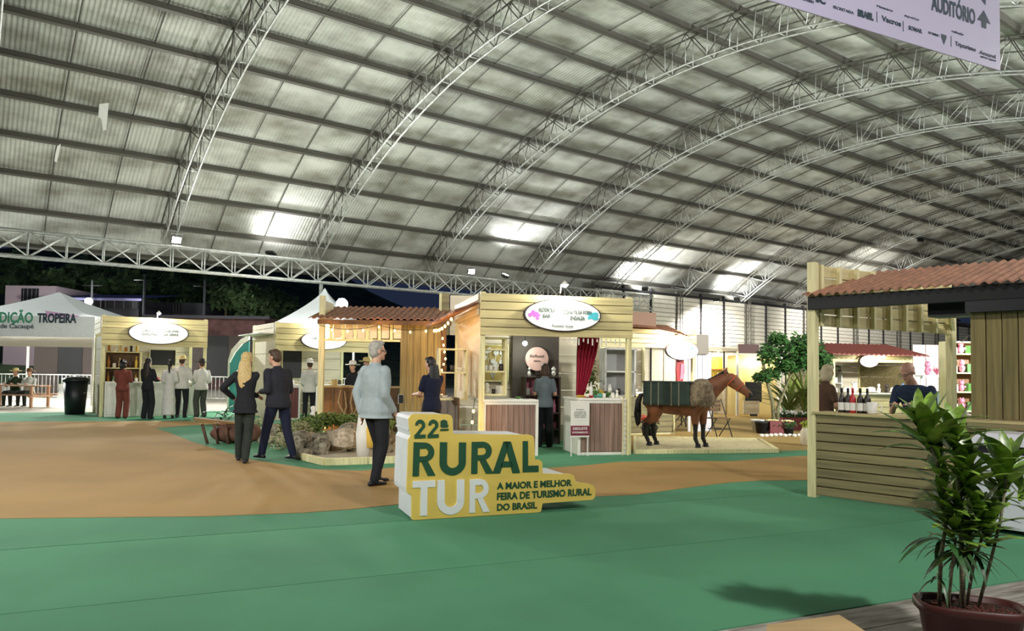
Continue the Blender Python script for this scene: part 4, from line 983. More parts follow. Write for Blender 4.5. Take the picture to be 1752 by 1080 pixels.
row(Matrix.Translation(pz_), [('plush', 'pink'), ('tuft', 'pink'), ('plush', 'white'), ('tuft', 'pink')], 0, .9, 0, 1.5, 'above the bent man in the right booth', 1.5, 6)
hb = thing('display_table', P(1576, 640, 19)-Vector((0, 0, 1.45)), 'tall display table of pink goods behind the bent man', 'table'); hb.location.z = 0
bx('top', hb, -.05, 1.0, -.2, .2, 1.46, 1.5, WHITE)
for x in (0, .95): bx('leg', hb, x-.02, x+.02, -.02, .02, 0, 1.46, WHITE)
# ---------------------------------------------------------------- RIGHT BOOTH (near)
C0 = G(1393, 851); C1 = P(1630, 640, 10.3); C1.z = 0
Bd = (G(1581, 877)-C0); Bd.normalize(); rb = math.atan2(Bd.y, Bd.x)
br_ = thing('booth', C0, 'near right pine booth with rust-red corrugated roof and horizontal plank counter', 'booth', rz=rb); MR = Matrix.Translation(C0) @ Matrix.Rotation(rb, 4, 'Z'); MRi = MR.inverted()
bx('post', br_, -.07, .03, -.03, .07, 0, 2.82, POST)
# counter front (planks) along local x
LB = 4.2
hplanks(br_, .03, LB, 0, .03, .99, 9, OLIVE, name='counter_plank'); bx('counter_backing', br_, .03, LB, .016, .026, .03, .98, BROWN); bx('wall_backing', br_, 1.66, LB, .036, .046, 1.03, 2.14, BROWN); bx('counter_top', br_, 0, LB, -.05, .34, .99, 1.02, mat('pale counter edge', 'BFAF7C', .5, var=.2, scale=3, stretch=(.6, 6, 6)))
bx('counter_cap', br_, 1.64, LB, -.045, -.02, .93, 1.03, OLIVE)
xw = 1.66
vplanks(br_, xw, LB, .02, 1.03, 2.14, 18, OLIVEV, gap=.008, name='wall_plank')
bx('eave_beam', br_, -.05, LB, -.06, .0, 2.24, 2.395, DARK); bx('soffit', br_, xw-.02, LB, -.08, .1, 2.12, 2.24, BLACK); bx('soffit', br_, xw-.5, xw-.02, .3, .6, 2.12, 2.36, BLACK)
# roof: corrugated lean-to rising inward
mb = MB(); vs = []; fs = []; nx = 260; zr = 2.42
for k in range(nx+1):
    x = -.08+(LB+.1)*k/nx; h = .016*math.sin(k*math.pi/3)
    vs += [(x, -.14, zr+h), (x, 1.35, zr+.40+h), (x, -.14, zr+h-.012), (x, 1.35, zr+.40+h-.012)]
for k in range(nx): a = 4*k; fs += [(a, a+4, a+5, a+1), (a+2, a+3, a+7, a+6), (a, a+2, a+6, a+4), (a+1, a+5, a+7, a+3)]
mb.add(vs, fs); mb.build('roof_sheet', RUST, br_)
# left side: fascia with studs, seen from inside
c1 = MRi @ C1; ra = math.atan2(c1.y, c1.x); la_ = math.hypot(c1.x, c1.y)
sd_ = link('side_frame', None, br_, (0, 0, 0), (0, 0, ra)); sd_.empty_display_size = .1
hplanks(sd_, .05, la_, .05, 2.05, 2.8, 5, PINE, name='fascia_board')
for i in range(9):
    x = .12+i*(la_-.2)/8; bx('stud', sd_, x, x+.05, -.02, .035, 2.05, 2.8, POST)
bx('far_post', sd_, la_-.05, la_+.05, -.03, .07, 0, 2.45, POST)
mb = MB(); mb.tube([(la_, 0, 2.1), (la_-.5, -.25, 2.42)], .035, 4, smooth=False); mb.build('brace', POST, sd_)
# far side of the booth: back-left counter with things
# bottles on the counter
BOT = [('dark', 1440), ('dark', 1451), ('red', 1459), ('dark', 1472), ('dark', 1484)]
def wine(x, y, c, lb):
    p = MR @ Vector((x, y, 1.02)); o = thing('wine_bottle', p, lb, 'bottle', group=None)
    mb = MB(); mb.lathe([(.036, 0), (.038, .01), (.038, .16), (.03, .19), (.014, .215), (.013, .27)], n=12); mb.build('glass', GM[c], o)
    mb = MB(); mb.lathe([(.0395, .03), (.0395, .12)], n=12, cap=False); mb.build('label', WHITE, o)
    mb = MB(); mb.lathe([(.015, .24), (.0155, .29)], n=10); mb.build('cap', GM['red'] if c == 'red' else DARK, o)
LBn = ['dark wine bottle, leftmost on the near right counter', 'dark wine bottle, second from left on the near right counter', 'red bottle with white label on the near right counter', 'dark wine bottle just right of the red bottle', 'dark wine bottle beside the white mug']
for i, ((c, px), lb) in enumerate(zip(BOT, LBn)):
    # x along the counter from the pixel
    r = ray(px, 705); o_ = MRi.to_3x3() @ r; h_ = MRi @ Vector((0, 0, H)); t = (.13-h_.y)/o_.y; x = h_.x+o_.x*t
    wine(x, .13, c, lb)
r = ray(1492, 705); o_ = MRi.to_3x3() @ r; t = (.1-h_.y)/o_.y
mg = link('mug', good('cup', WHITE, 1.35), None, MR @ Vector((h_.x+o_.x*t, .1, 1.02)), (0, 0, -.6)); tag(mg, 'large white mug on the near right counter', 'mug')
cl = link('cloth_pile', None, None, MR @ Vector((1.38, .14, 1.02))); tag(cl, 'white crumpled cloth under the bent man\'s hands', 'cloth')
mb = MB(); random.seed(3)
for i in range(9): mb.ell((random.uniform(-.12, .22), random.uniform(-.06, .08), .02), (.08, .05, .035), 8, 6)
remesh(mb, 'fabric', WHITE, cl, .01)
l = bpy.data.lights.new('glow', 'POINT'); l.energy = 16; l.color = (1, .95, .85); l.shadow_soft_size = .08
lt = thing('booth_fill_lamp', MR @ Vector((2.3, 1.0, 2.25)), 'added hidden fill lamp inside the near right booth under its roof', 'lamp'); link('glow', l, lt, (0, 0, -.1)); mb = MB(); mb.ell((0, 0, 0), .05, 10, 6); mb.build('bulb', EMW, lt); mb = MB(); mb.tube([(0, 0, .03), (0, 0, .35)], .008, 5); mb.build('cord', DARK, lt)  # lamp added out of sight behind the planks to light the interior
# white chest unit right
fz = thing('chest_freezer', MR @ Vector((1.86, -.62, 0)), 'white chest cabinet with raised rounded lid behind the large potted plant', 'freezer', rz=rb)
WG = mat('glossy white enamel', 'DCDCE4', .35)
bx('body', fz, 0, 1.3, 0, .55, .05, .74, WG); bx('gap', fz, .02, 1.28, .02, .53, .74, .82, DARK)
mb = MB(); mb.loft([[(x0+q, y0, z) for x0, y0 in ((-.02+i, -.02+i), (1.32-i, -.02+i), (1.32-i, .57-i), (-.02+i, .57-i))] for z, i, q in ((.82, 0, 0), (.88, .01, 0), (.93, .06, 0))], True, False); mb.build('lid', WG, fz)
for x in (.08, 1.2): bx('foot', fz, x, x+.06, .05, .5, 0, .05, BLACK)
# ---------------------------------------------------------------- 22a RURAL TUR sign
SO = G(706, 891); SE = G(924, 877.5); sdv = (SE-SO).normalized(); rs22 = math.atan2(sdv.y, sdv.x)
sgn = thing('event_sign', SO, 'yellow and white block sign reading RURAL TUR standing on the carpet', 'sign', rz=rs22)
MS = (Matrix.Translation(SO) @ Matrix.Rotation(rs22, 4, 'Z')); MSi = MS.inverted(); hS = MSi @ Vector((0, 0, H)); R3 = MSi.to_3x3()
def sp_(cx, cy):                      # point of the sign face from a close-up reading
    px, py = 640+cx/4.171, 680+cy/4.171; d = R3 @ ray(px, py); t = -hS.y/d.y; return (hS.x+d.x*t, hS.z+d.z*t)
outl = [(268, 870), (270, 705), (236, 680), (233, 650), (240, 480), (245, 300), (262, 270), (250, 200), (248, 150), (262, 128), (290, 118), (530, 122), (552, 132), (560, 150), (564, 262), (1110, 268), (1134, 276), (1142, 300), (1150, 445), (1185, 448), (1200, 465), (1204, 545), (1400, 548), (1428, 560), (1440, 605), (1530, 618), (1565, 632), (1580, 665), (1578, 710), (1560, 732), (1203, 757), (1192, 815), (1170, 830), (300, 884), (282, 884)]
pts = [sp_(*p) for p in outl]; zmin = min(p[1] for p in pts); pts = [(x, max(.004, z)) for x, z in pts]
YELB = mat('yellow sign board', 'F0CF66', .5, var=.05, scale=3); WHB = mat('white foam block', 'D3D7DA', .55, var=.05)
mb = MB(); mb.prism(pts, .0, .03); mb.build('yellow_face', YELB, sgn)
cxm = sum(p[0] for p in pts)/len(pts); 
ins = [(x+(.012 if x < .5 else -.01), z-.012 if z > .1 else z) for x, z in pts]; ins = [(x, max(z, .003)) for x, z in ins]
mb = MB(); mb.prism(ins, .031, .62); mb.build('white_block', WHB, sgn)
mb = MB(); mb.prism([(x-.012, z+.004) for x, z in [sp_(*p) for p in ((262, 230), (262, 245), (560, 262), (562, 250))]], .05, .62); mb.build('ridge', WHB, sgn)
GRN = mat('deep green letter', '1F5136', .5); WLT = mat('white letter', 'F1F2F2', .5)
def arcp(cx, cy, ox, oy, ix, iy, a0, a1, n=14):
    o = [(cx+ox*math.cos(a0+(a1-a0)*i/n), cy+oy*math.sin(a0+(a1-a0)*i/n)) for i in range(n+1)]
    q = [(cx+ix*math.cos(a0+(a1-a0)*i/n), cy+iy*math.sin(a0+(a1-a0)*i/n)) for i in range(n+1)]
    return [[o[i], o[i+1], q[i+1], q[i]] for i in range(n)]
pi = math.pi
R_ = lambda x0, y0, x1, y1: [[(x0, y0), (x1, y0), (x1, y1), (x0, y1)]]
GL = {'R': R_(0, 0, .27, 1)+R_(.27, .82, .5, 1)+R_(.27, .42, .5, .58)+arcp(.5, .71, .43, .29, .17, .125, -pi/2, pi/2)+[[(.36, .44), (.64, .44), (1, 0), (.67, 0)]],
      'U': R_(0, .38, .27, 1)+R_(.73, .38, 1, 1)+arcp(.5, .39, .5, .39, .23, .17, pi, 2*pi),
      'A': [[(0, 0), (.27, 0), (.60, 1), (.37, 1)], [(.73, 0), (1, 0), (.63, 1), (.40, 1)], [(.25, .19), (.75, .19), (.68, .37), (.32, .37)]],
      'L': R_(0, 0, .33, 1)+R_(.33, 0, 1, .2), 'T': R_(0, .81, 1, 1)+R_(.35, 0, .65, .81),
      '2': arcp(.5, .68, .46, .32, .2, .13, -.35, pi*.98)+[[(.93, .57), (.70, .66), (0, .16), (.38, .16)]]+R_(0, 0, 1, .19)}
def glyph(ch, q, m):                    # q: four corners in the close-up (bl, br, tr, tl)
    bl, b_r, tr, tl = [sp_(*c) for c in q]; mb = MB()
    for pg in GL[ch]:
        pp = []
        for x, z in pg:
            a = (bl[0]+(b_r[0]-bl[0])*x, bl[1]+(b_r[1]-bl[1])*x); b = (tl[0]+(tr[0]-tl[0])*x, tl[1]+(tr[1]-tl[1])*x)
            pp.append((a[0]+(b[0]-a[0])*z, a[1]+(b[1]-a[1])*z))
        mb.prism(pp, -.012, .0)
    mb.build('letter', m, sgn)
for ch, q in (('R', ((275, 562), (437, 557), (440, 325), (283, 320))), ('U', ((466, 560), (652, 552), (655, 322), (470, 320))), ('R', ((693, 545), (850, 542), (848, 315), (697, 318))), ('A', ((845, 542), (1040, 538), (1045, 315), (850, 315))), ('L', ((1060, 533), (1172, 530), (1168, 312), (1060, 312)))): glyph(ch, q, GRN)
for ch, q in (('2', ((288, 293), (366, 290), (366, 158), (290, 158))), ('2', ((382, 290), (460, 287), (460, 158), (384, 158)))): glyph(ch, q, GRN)
for ch, q in (('T', ((272, 848), (432, 840), (436, 592), (275, 598))), ('U', ((448, 840), (640, 834), (642, 585), (450, 592))), ('R', ((678, 825), (824, 816), (826, 580), (682, 586)))): glyph(ch, q, WLT)
a0_ = sp_(472, 212); a1_ = sp_(530, 155); text(sgn, 'a', (a0_[0]+a1_[0])/2, -.006, a0_[1], (a1_[0]-a0_[0]), (a1_[1]-a0_[1])*1.3, GRN, .05, name='letter')
mb = MB(); mb.prism([sp_(*p) for p in ((472, 238), (530, 236), (530, 224), (472, 226))], -.012, 0); mb.build('letter', GRN, sgn)
for s_, (x0, y0), (x1, y1), ch_ in (('A MAIOR E MELHOR', (876, 656), (1410, 630), 47), ('FEIRA DE TURISMO RURAL', (876, 730), (1550, 697), 50), ('DO BRASIL', (876, 808), (1162, 790), 47)):
    p0, p1 = sp_(x0, y0), sp_(x1, y1); pt0 = sp_(x0, y0-ch_); text(sgn, s_, (p0[0]+p1[0])/2, -.005, (p0[1]+p1[1])/2, p1[0]-p0[0], (pt0[1]-p0[1])*1.0, GRN, .035, name='letter_line')
# ---------------------------------------------------------------- HANGING BANNER
zb_ = 5.0; pB = P(1712, 132, 1); kk = (zb_-H)/(pB.z-H); B1 = ray(1712, 132)*kk+Vector((0, 0, H))
d_ = ray(1302, 0); kk = (zb_-H)/d_.z; B0 = d_*kk+Vector((0, 0, H)); bdir = (B1-B0).normalized(); rbn = math.atan2(bdir.y, bdir.x)
bnw = (B1-B0).length+1.5; bo = B1-bdir*bnw
ban = thing('hanging_banner', bo, 'large pale lavender hanging banner pointing to AUDITÓRIO, with a row of partner marks', 'banner', rz=rbn)
LAV = mat('pale lavender vinyl', 'B4AFC8', .5); INK = mat('dark slate ink', '33424E', .5)
bx('vinyl', ban, 0, bnw, 0, .015, 0, 2.4, LAV)
for z in (2.4,):
    mb = MB(); mb.tube([(-.05, 0, z), (bnw+.05, 0, z)], .03, 8); mb.build('top_bar', STEEL, ban)
for x in (.3, bnw-.3): mb = MB(); mb.tube([(x, 0, 2.4), (x, 0, 6.0)], .008, 4); mb.build('cable', STEEL, ban)
MBi = ban.matrix_basis.inverted() if False else (Matrix.Translation(bo) @ Matrix.Rotation(rbn, 4, 'Z')).inverted(); hB = MBi @ Vector((0, 0, H)); RB3 = MBi.to_3x3()
def bp_(px, py): d = RB3 @ ray(px, py); t = -hB.y/d.y; return hB.x+d.x*t, hB.z+d.z*t
def btext(s, p0, p1, capx, m=INK, bold=.02):
    a, b = bp_(*p0), bp_(*p1); c = bp_(p0[0], p0[1]-capx); text(ban, s, (a[0]+b[0])/2, -.004, (a[1]+b[1])/2, b[0]-a[0], c[1]-a[1], m, bold)
btext('AUDITÓRIO', (1593, 20), (1668, 38), 26, INK, .03)
btext('BRASIL', (1467, 27), (1494, 35), 11, INK, .06)
btext('Vacros', (1508, 33), (1541, 48), 9, INK, .03); btext('SOMAR', (1554, 51), (1577, 57), 7, INK, .02)
btext('SECRETARIA', (1425, 15), (1460, 24), 5, INK, 0); btext('DO TURISMO', (1588, 58), (1606, 63), 4, INK, 0)
btext('Tripturismo', (1634, 76), (1669, 90), 7, INK, .02); btext('Amurel', (1675, 92), (1703, 100), 6, INK, .03); btext('agência regional', (1677, 98), (1703, 105), 3, INK, 0)
btext('Ministério', (1500, 12), (1527, 21), 4, INK, 0); btext('apoio', (1547, 28), (1572, 36), 4, INK, 0); btext('realização', (1628, 54), (1648, 62), 4, INK, 0); btext('SC', (1395, 2), (1412, 8), 12, INK, .06); btext('GOVERNO', (1372, 1), (1392, 6), 5, INK, 0)
a = bp_(1683, 48); b = bp_(1683, 18); hh_ = b[1]-a[1]; w_ = .12
mb = MB(); mb.prism([(a[0]-w_*.35, a[1]), (a[0]+w_*.35, a[1]), (a[0]+w_*.35, a[1]+hh_*.35), (a[0]+w_, a[1]+hh_*.35), (a[0], a[1]+hh_), (a[0]-w_, a[1]+hh_*.35), (a[0]-w_*.35, a[1]+hh_*.35)], -.005, 0); mb.build('arrow', INK, ban)
mb = MB(); mb.prism([(a[0]-w_*.2, a[1]+hh_*1.5), (a[0]+w_*.3, a[1]+hh_*1.35), (a[0]+w_*.3, a[1]+hh_*2.2), (a[0]-w_*.5, a[1]+hh_*1.8)], -.005, 0); mb.build('arrow', INK, ban)
for px, y0 in ((1500, 20), (1545, 36), (1627, 62)): p0, p1 = bp_(px, y0), bp_(px, y0+18); mb = MB(); mb.box(p0[0]-.005, p0[0]+.005, -.003, 0, p1[1], p0[1]); mb.build('divider', INK, ban)
p0, p1 = bp_(1610, 58), bp_(1619, 78); mb = MB(); mb.prism([(p0[0], p0[1]), (p1[0], p0[1]), (p1[0], p1[1]+.08), ((p0[0]+p1[0])/2, p1[1]), (p0[0], p1[1]+.08)], -.004, 0); mb.build('crest', INK, ban)
# ---------------------------------------------------------------- SAND PLATFORM, HORSE, PACKS
sc_ = [G(x, y) for x, y in ((1086, 777), (1331, 775), (1300, 756), (1086, 752))]
sp = thing('sand_platform', sc_[0], 'low pine-edged bed of pale sand under the mule', 'platform')
loc = [(p-sc_[0])[:2] for p in sc_]
SAND = mat('pale sand', 'D8CBA0', .95, var=.2, scale=10, bump=.5)
mb = MB(); mb.slab(loc, .0, .055); mb.build('sand', SAND, sp)
for i in range(4):
    a, b = Vector((*loc[i], 0)), Vector((*loc[(i+1) % 4], 0)); n_ = (b-a).length; k = max(1, int(n_/1.2))
    for j in range(k):
        p = a.lerp(b, (j+.5)/k); link('edge_board', boxm(n_/k-.01, .05, .08, POST), sp, p, (0, 0, math.atan2((b-a).y, (b-a).x)))
rh_, fh_ = G(1127, 757), G(1200, 764)
hz = -math.radians(20); hl = P(1160, 700, 14.35); hl.z = .055
hrs = horse(hl, hz, .98)
MH = Matrix.Translation(hl) @ Matrix.Rotation(hz, 4, 'Z')
CANV = mat('dark green canvas', '2E3D35', .85, var=.25, scale=6, bump=.2); HIDE = mat('shaggy grey brown hide', '8E7E66', .95, var=.5, scale=22, bump=.8)
pk = thing('pack_boxes', MH @ Vector((-.1, 0, .94)), 'dark green canvas pack boxes strapped over the mule\'s back', 'pack', rz=hz)
for q in (-1, 1):
    mb = MB(); mb.loft([[(x, y, z) for x, z in ((-.50+i, -.14+i), (.36-i, -.14+i), (.36-i, .28-i), (-.50+i, .28-i))] for y, i in ((q*.24, .03), (q*.26, 0), (q*.44, 0), (q*.46, .03))][::q], True, False); mb.build('box', CANV, pk)
    for x in (-.36, -.22, .02, .16): bx('strap', pk, x, x+.025, q*.465-.01, q*.465+.01, -.15, .29, cm('strap leather', '6B6A55', .6))
mb = MB(); mb.box(-.52, .4, -.45, .45, .28, .31); mb.build('cover', CANV, pk)
hd_ = thing('hide_roll', MH @ Vector((.42, 0, .94)), 'shaggy grey-brown hide bundle over the mule\'s shoulders, front of the green packs', 'hide', rz=hz)
mb = MB()
for q in (-1, 1):
    mb.ell((-.02, q*.30, .12), (.20, .1, .22), 12, 8); mb.ell((.14, q*.26, .02), (.16, .08, .2), 10, 8); mb.ell((-.1, q*.30, -.02), (.14, .09, .14), 10, 8); mb.ell((.06, q*.22, .26), (.17, .13, .08), 10, 8)
mb.ell((.03, 0, .31), (.16, .24, .06), 12, 6); remesh(mb, 'hide', HIDE, hd_, .02)
mb = MB(); random.seed(8)
for i in range(500):
    a = random.uniform(-.2, .28); z = random.uniform(-.12, .28); q = random.choice((-1, 1)); mb.tube([(a, q*.33, z), (a+random.uniform(-.03, .03), q*.385, z-.05)], [.008, .002], 3, smooth=False)
tag(mb.build('hair_tufts', HIDE, hd_), kind='stuff')
# ---------------------------------------------------------------- chairs behind the mule
def chair(p, rz, label):
    o = thing('folding_chair', p, label, 'chair', rz=rz); m = DARK
    bx('seat', o, -.2, .2, -.19, .19, .43, .455, BROWN)
    for i in range(3): bx('back_slat', o, -.2, .2, .2, .215, .6+i*.09, .67+i*.09, BROWN)
    for q in (-1, 1):
        for nm, a, b in (('leg', (q*.21, -.22, 0), (q*.21, .2, .88)), ('leg', (q*.19, .24, 0), (q*.19, -.16, .45))):
            mb = MB(); mb.tube([a, b], .012, 6); mb.build(nm, m, o)
    for y, z in ((-.12, .2), (.14, .2)): mb = MB(); mb.tube([(-.2, y, z), (.2, y, z)], .01, 5); mb.build('crossbar', m, o)
chair(G(1168, 731), 1.8, 'dark folding chair seen under the mule\'s belly'); chair(G(1230, 749), .4, 'dark folding chair behind the mule\'s chest, right of its front legs'); chair(G(1196, 733), -1.3, 'dark folding chair partly hidden by the mule\'s front legs')
tb = thing('folding_table', G(1192, 731), 'low dark table between the folding chairs behind the mule', 'table'); bx('top', tb, -.4, .4, -.3, .3, .68, .71, BROWN)
for x in (-.36, .36):
    for y in (-.26, .26): bx('leg', tb, x-.015, x+.015, y-.015, y+.015, 0, .68, DARK)
# ---------------------------------------------------------------- tree & pots at right rear
tr = thing('leafy_tree', (G(1330, 742).x, G(1330, 742).y, 0), 'tall leafy indoor tree with twisted pale trunk left of the near booth post', 'tree')
T0_ = G(1330, 742); Tp = lambda px, py, dy=0: P(px, py, T0_.y+dy)-Vector((T0_.x, T0_.y, 0))
for pts, r in ((((1326, 742, 0), (1322, 690, .1), (1312, 650, 0), (1303, 612, .1), (1320, 590, 0)), (.06, .05, .045, .035, .02)), (((1333, 742, 0), (1330, 700, 0), (1345, 660, .1), (1362, 620, 0), (1370, 590, 0)), (.045, .04, .03, .03, .02)), (((1311, 650, 0), (1340, 620, .2), (1350, 590, .3)), (.03, .025, .015))):
    mb = MB(); mb.tube([Tp(*p) for p in pts], r, 8); mb.build('trunk', STEM, tr)
cs = []
for px, py, rx, rz_ in ((1313, 605, .22, .28), (1330, 580, .22, .16), (1352, 600, .3, .26), (1372, 588, .28, .26), (1375, 620, .26, .2), (1316, 640, .22, .15), (1345, 625, .25, .2), (1390, 600, .25, .3), (1303, 645, .15, .08), (1405, 615, .2, .25)):
    c = Tp(px, py); cs.append(((c.x, c.y, c.z), (rx, .4, rz_)))
LG2 = mat('mid green leaf', '375C2A', .4, var=.5, scale=9)
mb = MB(); foliage_blob(mb, cs, 3600, .13, 2); tag(mb.build('foliage', LG2, tr), kind='stuff')
bx('tub', tr, -.25, .25, -.2, .2, 0, .32, cm('dark red tub', '6E2A2C', .6))
# palms behind: hanging fronds
def frond_plant(p, n, L, label, m, seed=1, up=.9, W=.05, potc=None, cat='plant', nm='palm'):
    o = thing(nm, p, label, cat); random.seed(seed); me = leaf_mesh('frond', m, L, W, .7, .3, 7)
    for i in range(n):
        place_leaf(me, o, (random.uniform(-.06, .06), random.uniform(-.06, .06), .3+random.uniform(0, .25)), random.uniform(0, 6.28), up*random.uniform(.6, 1.3), 0, random.uniform(.7, 1.1), 'frond')
    pot(o, .13, .18, .3, potc or GM['brown']); return o
frond_plant(G(1350, 734), 46, 1.3, 'arching palm with long olive fronds right of the twisted trunk', LEAFP, 3, 1.1, .07)
frond_plant(G(1378, 736), 50, 1.5, 'tall dense hanging palm next to the near booth post', LEAFP, 4, 1.25, .07)
frond_plant(G(1262, 706)+Vector((.2, 0, 0)), 22, .9, 'small palm behind the mule\'s head', LEAFP, 5, .9, .06)
for px, py, lb in ((1322, 742, 'round pot of yellowish white flowers, left of the pair'), (1348, 743, 'round pot of yellowish white flowers, right of the pair')):
    o = thing('flower_pot', G(px, py), lb, 'flower pot'); pot(o, .12, .15, .16, DARK); mb = MB(); foliage_blob(mb, [((0, 0, .24), (.2, .2, .09))], 260, .07, px); tag(mb.build('leaves', LEAFD, o), kind='stuff')
    mb = MB(); random.seed(px)
    for _ in range(40): a = random.uniform(0, 6.28); r = random.uniform(0, .17); mb.ell((r*math.cos(a), r*math.sin(a), .33-.3*r*r), .022, 6, 4)
    tag(mb.build('flowers', cm('cream petals', 'F0E7A8', .6), o), kind='stuff')
for i, px in enumerate((1345, 1372)):
    o = thing('planter_box', G(px, 736), 'dark red planter box with white flowers, %s behind the flower pots' % ('left' if i == 0 else 'right'), 'planter'); bx('tub', o, -.32, .32, -.15, .15, 0, .34, cm('dark red tub', '6E2A2C', .6)); bx('soil', o, -.29, .29, -.12, .12, .33, .345, SOIL)
    mb = MB(); foliage_blob(mb, [((0, 0, .4), (.3, .15, .1))], 300, .07, px); tag(mb.build('leaves', LEAFD, o), kind='stuff'); mb = MB(); random.seed(i)
    for _ in range(40): mb.ell((random.uniform(-.3, .3), random.uniform(-.15, .1), random.uniform(.42, .5)), .028, 6, 4)
    tag(mb.build('flowers', WHITE, o), kind='stuff')
o = thing('white_jug', G(1383, 763), 'white plastic jug holding yellow-green leaves beside the near booth post', 'jug'); mb = MB(); mb.lathe([(.13, 0), (.16, .04), (.16, .28), (.12, .36), (.1, .38)], n=16); mb.build('jug', cm('off white plastic', 'DAD3BC', .5), o); mb = MB(); foliage_blob(mb, [((0, 0, .45), (.13, .13, .06))], 120, .08, 3); tag(mb.build('leaves', LEAFY, o), kind='stuff')
for i, (px, py) in enumerate(((1303, 742), (1296, 738))):
    o = thing('bucket', G(px, py), ('dark' if i == 0 else 'pale')+' bucket left of the tree foot', 'bucket'); pot(o, .12, .16, .3, DARK if i == 0 else WHITE)
random.seed(6)
for i in range(9):
    p = G(1303+i*8, 747+random.uniform(-1, 1)); o = link('edging_stone', None, None, p); tag(o, 'white edging stone, %s from the left before the flower pots' % ORD[i], 'stone', 'white edging stones in front of the flower pots'); mb = MB(); mb.ell((0, 0, .03), (.06, .05, .04), 7, 5); mb.build('stone', WHITE, o)
o = thing('poinsettia', M5 @ Vector((.62, -1.1, 0)), 'red-flowered plant in a black pot beside the mule\'s tail', 'flower pot'); pot(o, .14, .18, .25, BLACK); mb = MB(); foliage_blob(mb, [((0, 0, .36), (.17, .17, .1))], 160, .1, 3); tag(mb.build('leaves', LEAFD, o), kind='stuff'); mb = MB(); foliage_blob(mb, [((0, 0, .46), (.18, .18, .08))], 90, .12, 5); tag(mb.build('flowers', cm('orange red petals', 'D6452A', .6), o), kind='stuff')
# ---------------------------------------------------------------- PLANTER with boulders
ROCK = mat('grey brown boulder', '938C7A', .9, var=.5, scale=5, rnd=.2, bump=.7, col2='57503F', thr=(.35, .55)); ROCKP = mat('pale boulder', 'B9AB94', .9, var=.4, scale=6, rnd=.15, bump=.6)
RKM = []
for sd in range(7):
    mb = MB(); mb.ell((0, 0, 0), (1, .8, .62), 12, 8); random.seed(sd)
    planes = [(Vector((random.gauss(0, 1), random.gauss(0, 1), random.gauss(0, .8))).normalized(), random.uniform(.55, .8)) for _ in range(9)]
    vv = []
    for v in mb.v:
        p = Vector(v)
        for n_, d in planes:
            t = p.dot(n_)-d
            if t > 0: p -= n_*t
        vv.append(tuple(p+Vector((0, 0, .0))*1))
    mb.v = vv; mb.sm = [False]*len(mb.sm); RKM.append([mb.mesh('rock', ROCK), mb.mesh('rock', ROCKP)])
random.seed(12)
def rock(p, s, pale, grp, lab): 
    me = random.choice(RKM)[1 if pale else 0]; o = link('boulder', me, None, p, (random.uniform(-.2, .2), random.uniform(-.2, .2), random.uniform(0, 6)), (s, s, s*random.uniform(.9, 1.2))); tag(o, lab, 'rock', grp)
rk = [(515, 770, .26), (545, 775, .24), (560, 768, .30), (590, 772, .30), (612, 770, .24), (655, 772, .22), (500, 760, .2), (530, 755, .22), (565, 750, .24), (600, 752, .26), (580, 762, .2), (485, 752, .22), (470, 745, .2), (448, 742, .18), (640, 752, .22), (665, 760, .2), (455, 752, .2), (520, 780, .16), (540, 765, .2), (572, 757, .22), (622, 757, .2), (506, 772, .16), (605, 760, .22), (645, 765, .2)]
ORDX = lambda n: ORD[n] if n < 10 else ['eleventh', 'twelfth', 'thirteenth', 'fourteenth', 'fifteenth', 'sixteenth', 'seventeenth', 'eighteenth', 'nineteenth', 'twentieth', 'twenty-first', 'twenty-second', 'twenty-third', 'twenty-fourth'][n-10]
for i, (x, y, s) in enumerate(rk):
    p = G(x, y+6); p.z = s*.38 if i % 3 else s*.9; rock(p, s, i % 4 == 3, 'boulders piled round the planter', '%s grey-brown planter boulder, %s from the left in the %s' % ('pale' if i % 4 == 3 else 'dark', ORDX(sorted(range(len(rk)), key=lambda q: rk[q][0]).index(i)), 'front row' if y > 764 else 'back row'))
ed = thing('planter_edging', G(555, 797), 'low pine plank edging in front of the planter boulders', 'edging'); e_ = [G(500, 783), G(555, 797), G(700, 792)]
for a, b in ((e_[0], e_[1]), (e_[1], e_[2])):
    d = b-a; n_ = 2
    for j in range(n_): p = a.lerp(b, (j+.5)/n_)-ed.location; link('edging_plank', boxm(d.length/n_-.01, .05, .11, POST), ed, p, (0, 0, math.atan2(d.y, d.x)))
mb = MB(); pg = [((G(x, y)-ed.location).x, (G(x, y)-ed.location).y) for x, y in ((500, 783), (555, 797), (700, 792), (690, 755), (520, 755))]; mb.slab(pg, 0, .04); mb.build('gravel', cm('pale gravel', 'B5AD98', .9), ed)
gc = thing('ground_cover', G(585, 750), 'low dark green leafy plants growing behind the boulders', 'plant'); gl = gc.location
mb = MB(); foliage_blob(mb, [tuple([tuple(G(x, y)-gl+Vector((0, 0, z))), (.4, .4, .14)]) for x, y, z in ((535, 752, .35), (560, 750, .42), (590, 750, .4), (620, 752, .38), (645, 752, .35), (520, 755, .3), (500, 750, .2))], 2600, .09, 4); tag(mb.build('foliage', mat('varied green leaf', '66803F', .6, var=.6, scale=14), gc), kind='stuff')
gc2 = thing('ground_cover', G(500, 760), 'pale variegated leaves among the boulders between the couple', 'plant'); gl = gc2.location
mb = MB(); foliage_blob(mb, [tuple([tuple(G(x, y)-gl+Vector((0, 0, z))), (.25, .2, .14)]) for x, y, z in ((512, 762, .35), (500, 765, .25), (628, 762, .3), (650, 768, .3), (440, 752, .3), (480, 770, .15), (625, 752, .45))], 1300, .07, 5); tag(mb.build('foliage', mat('pale variegated leaf', 'A3A57C', .6, var=.5, scale=14), gc2), kind='stuff')
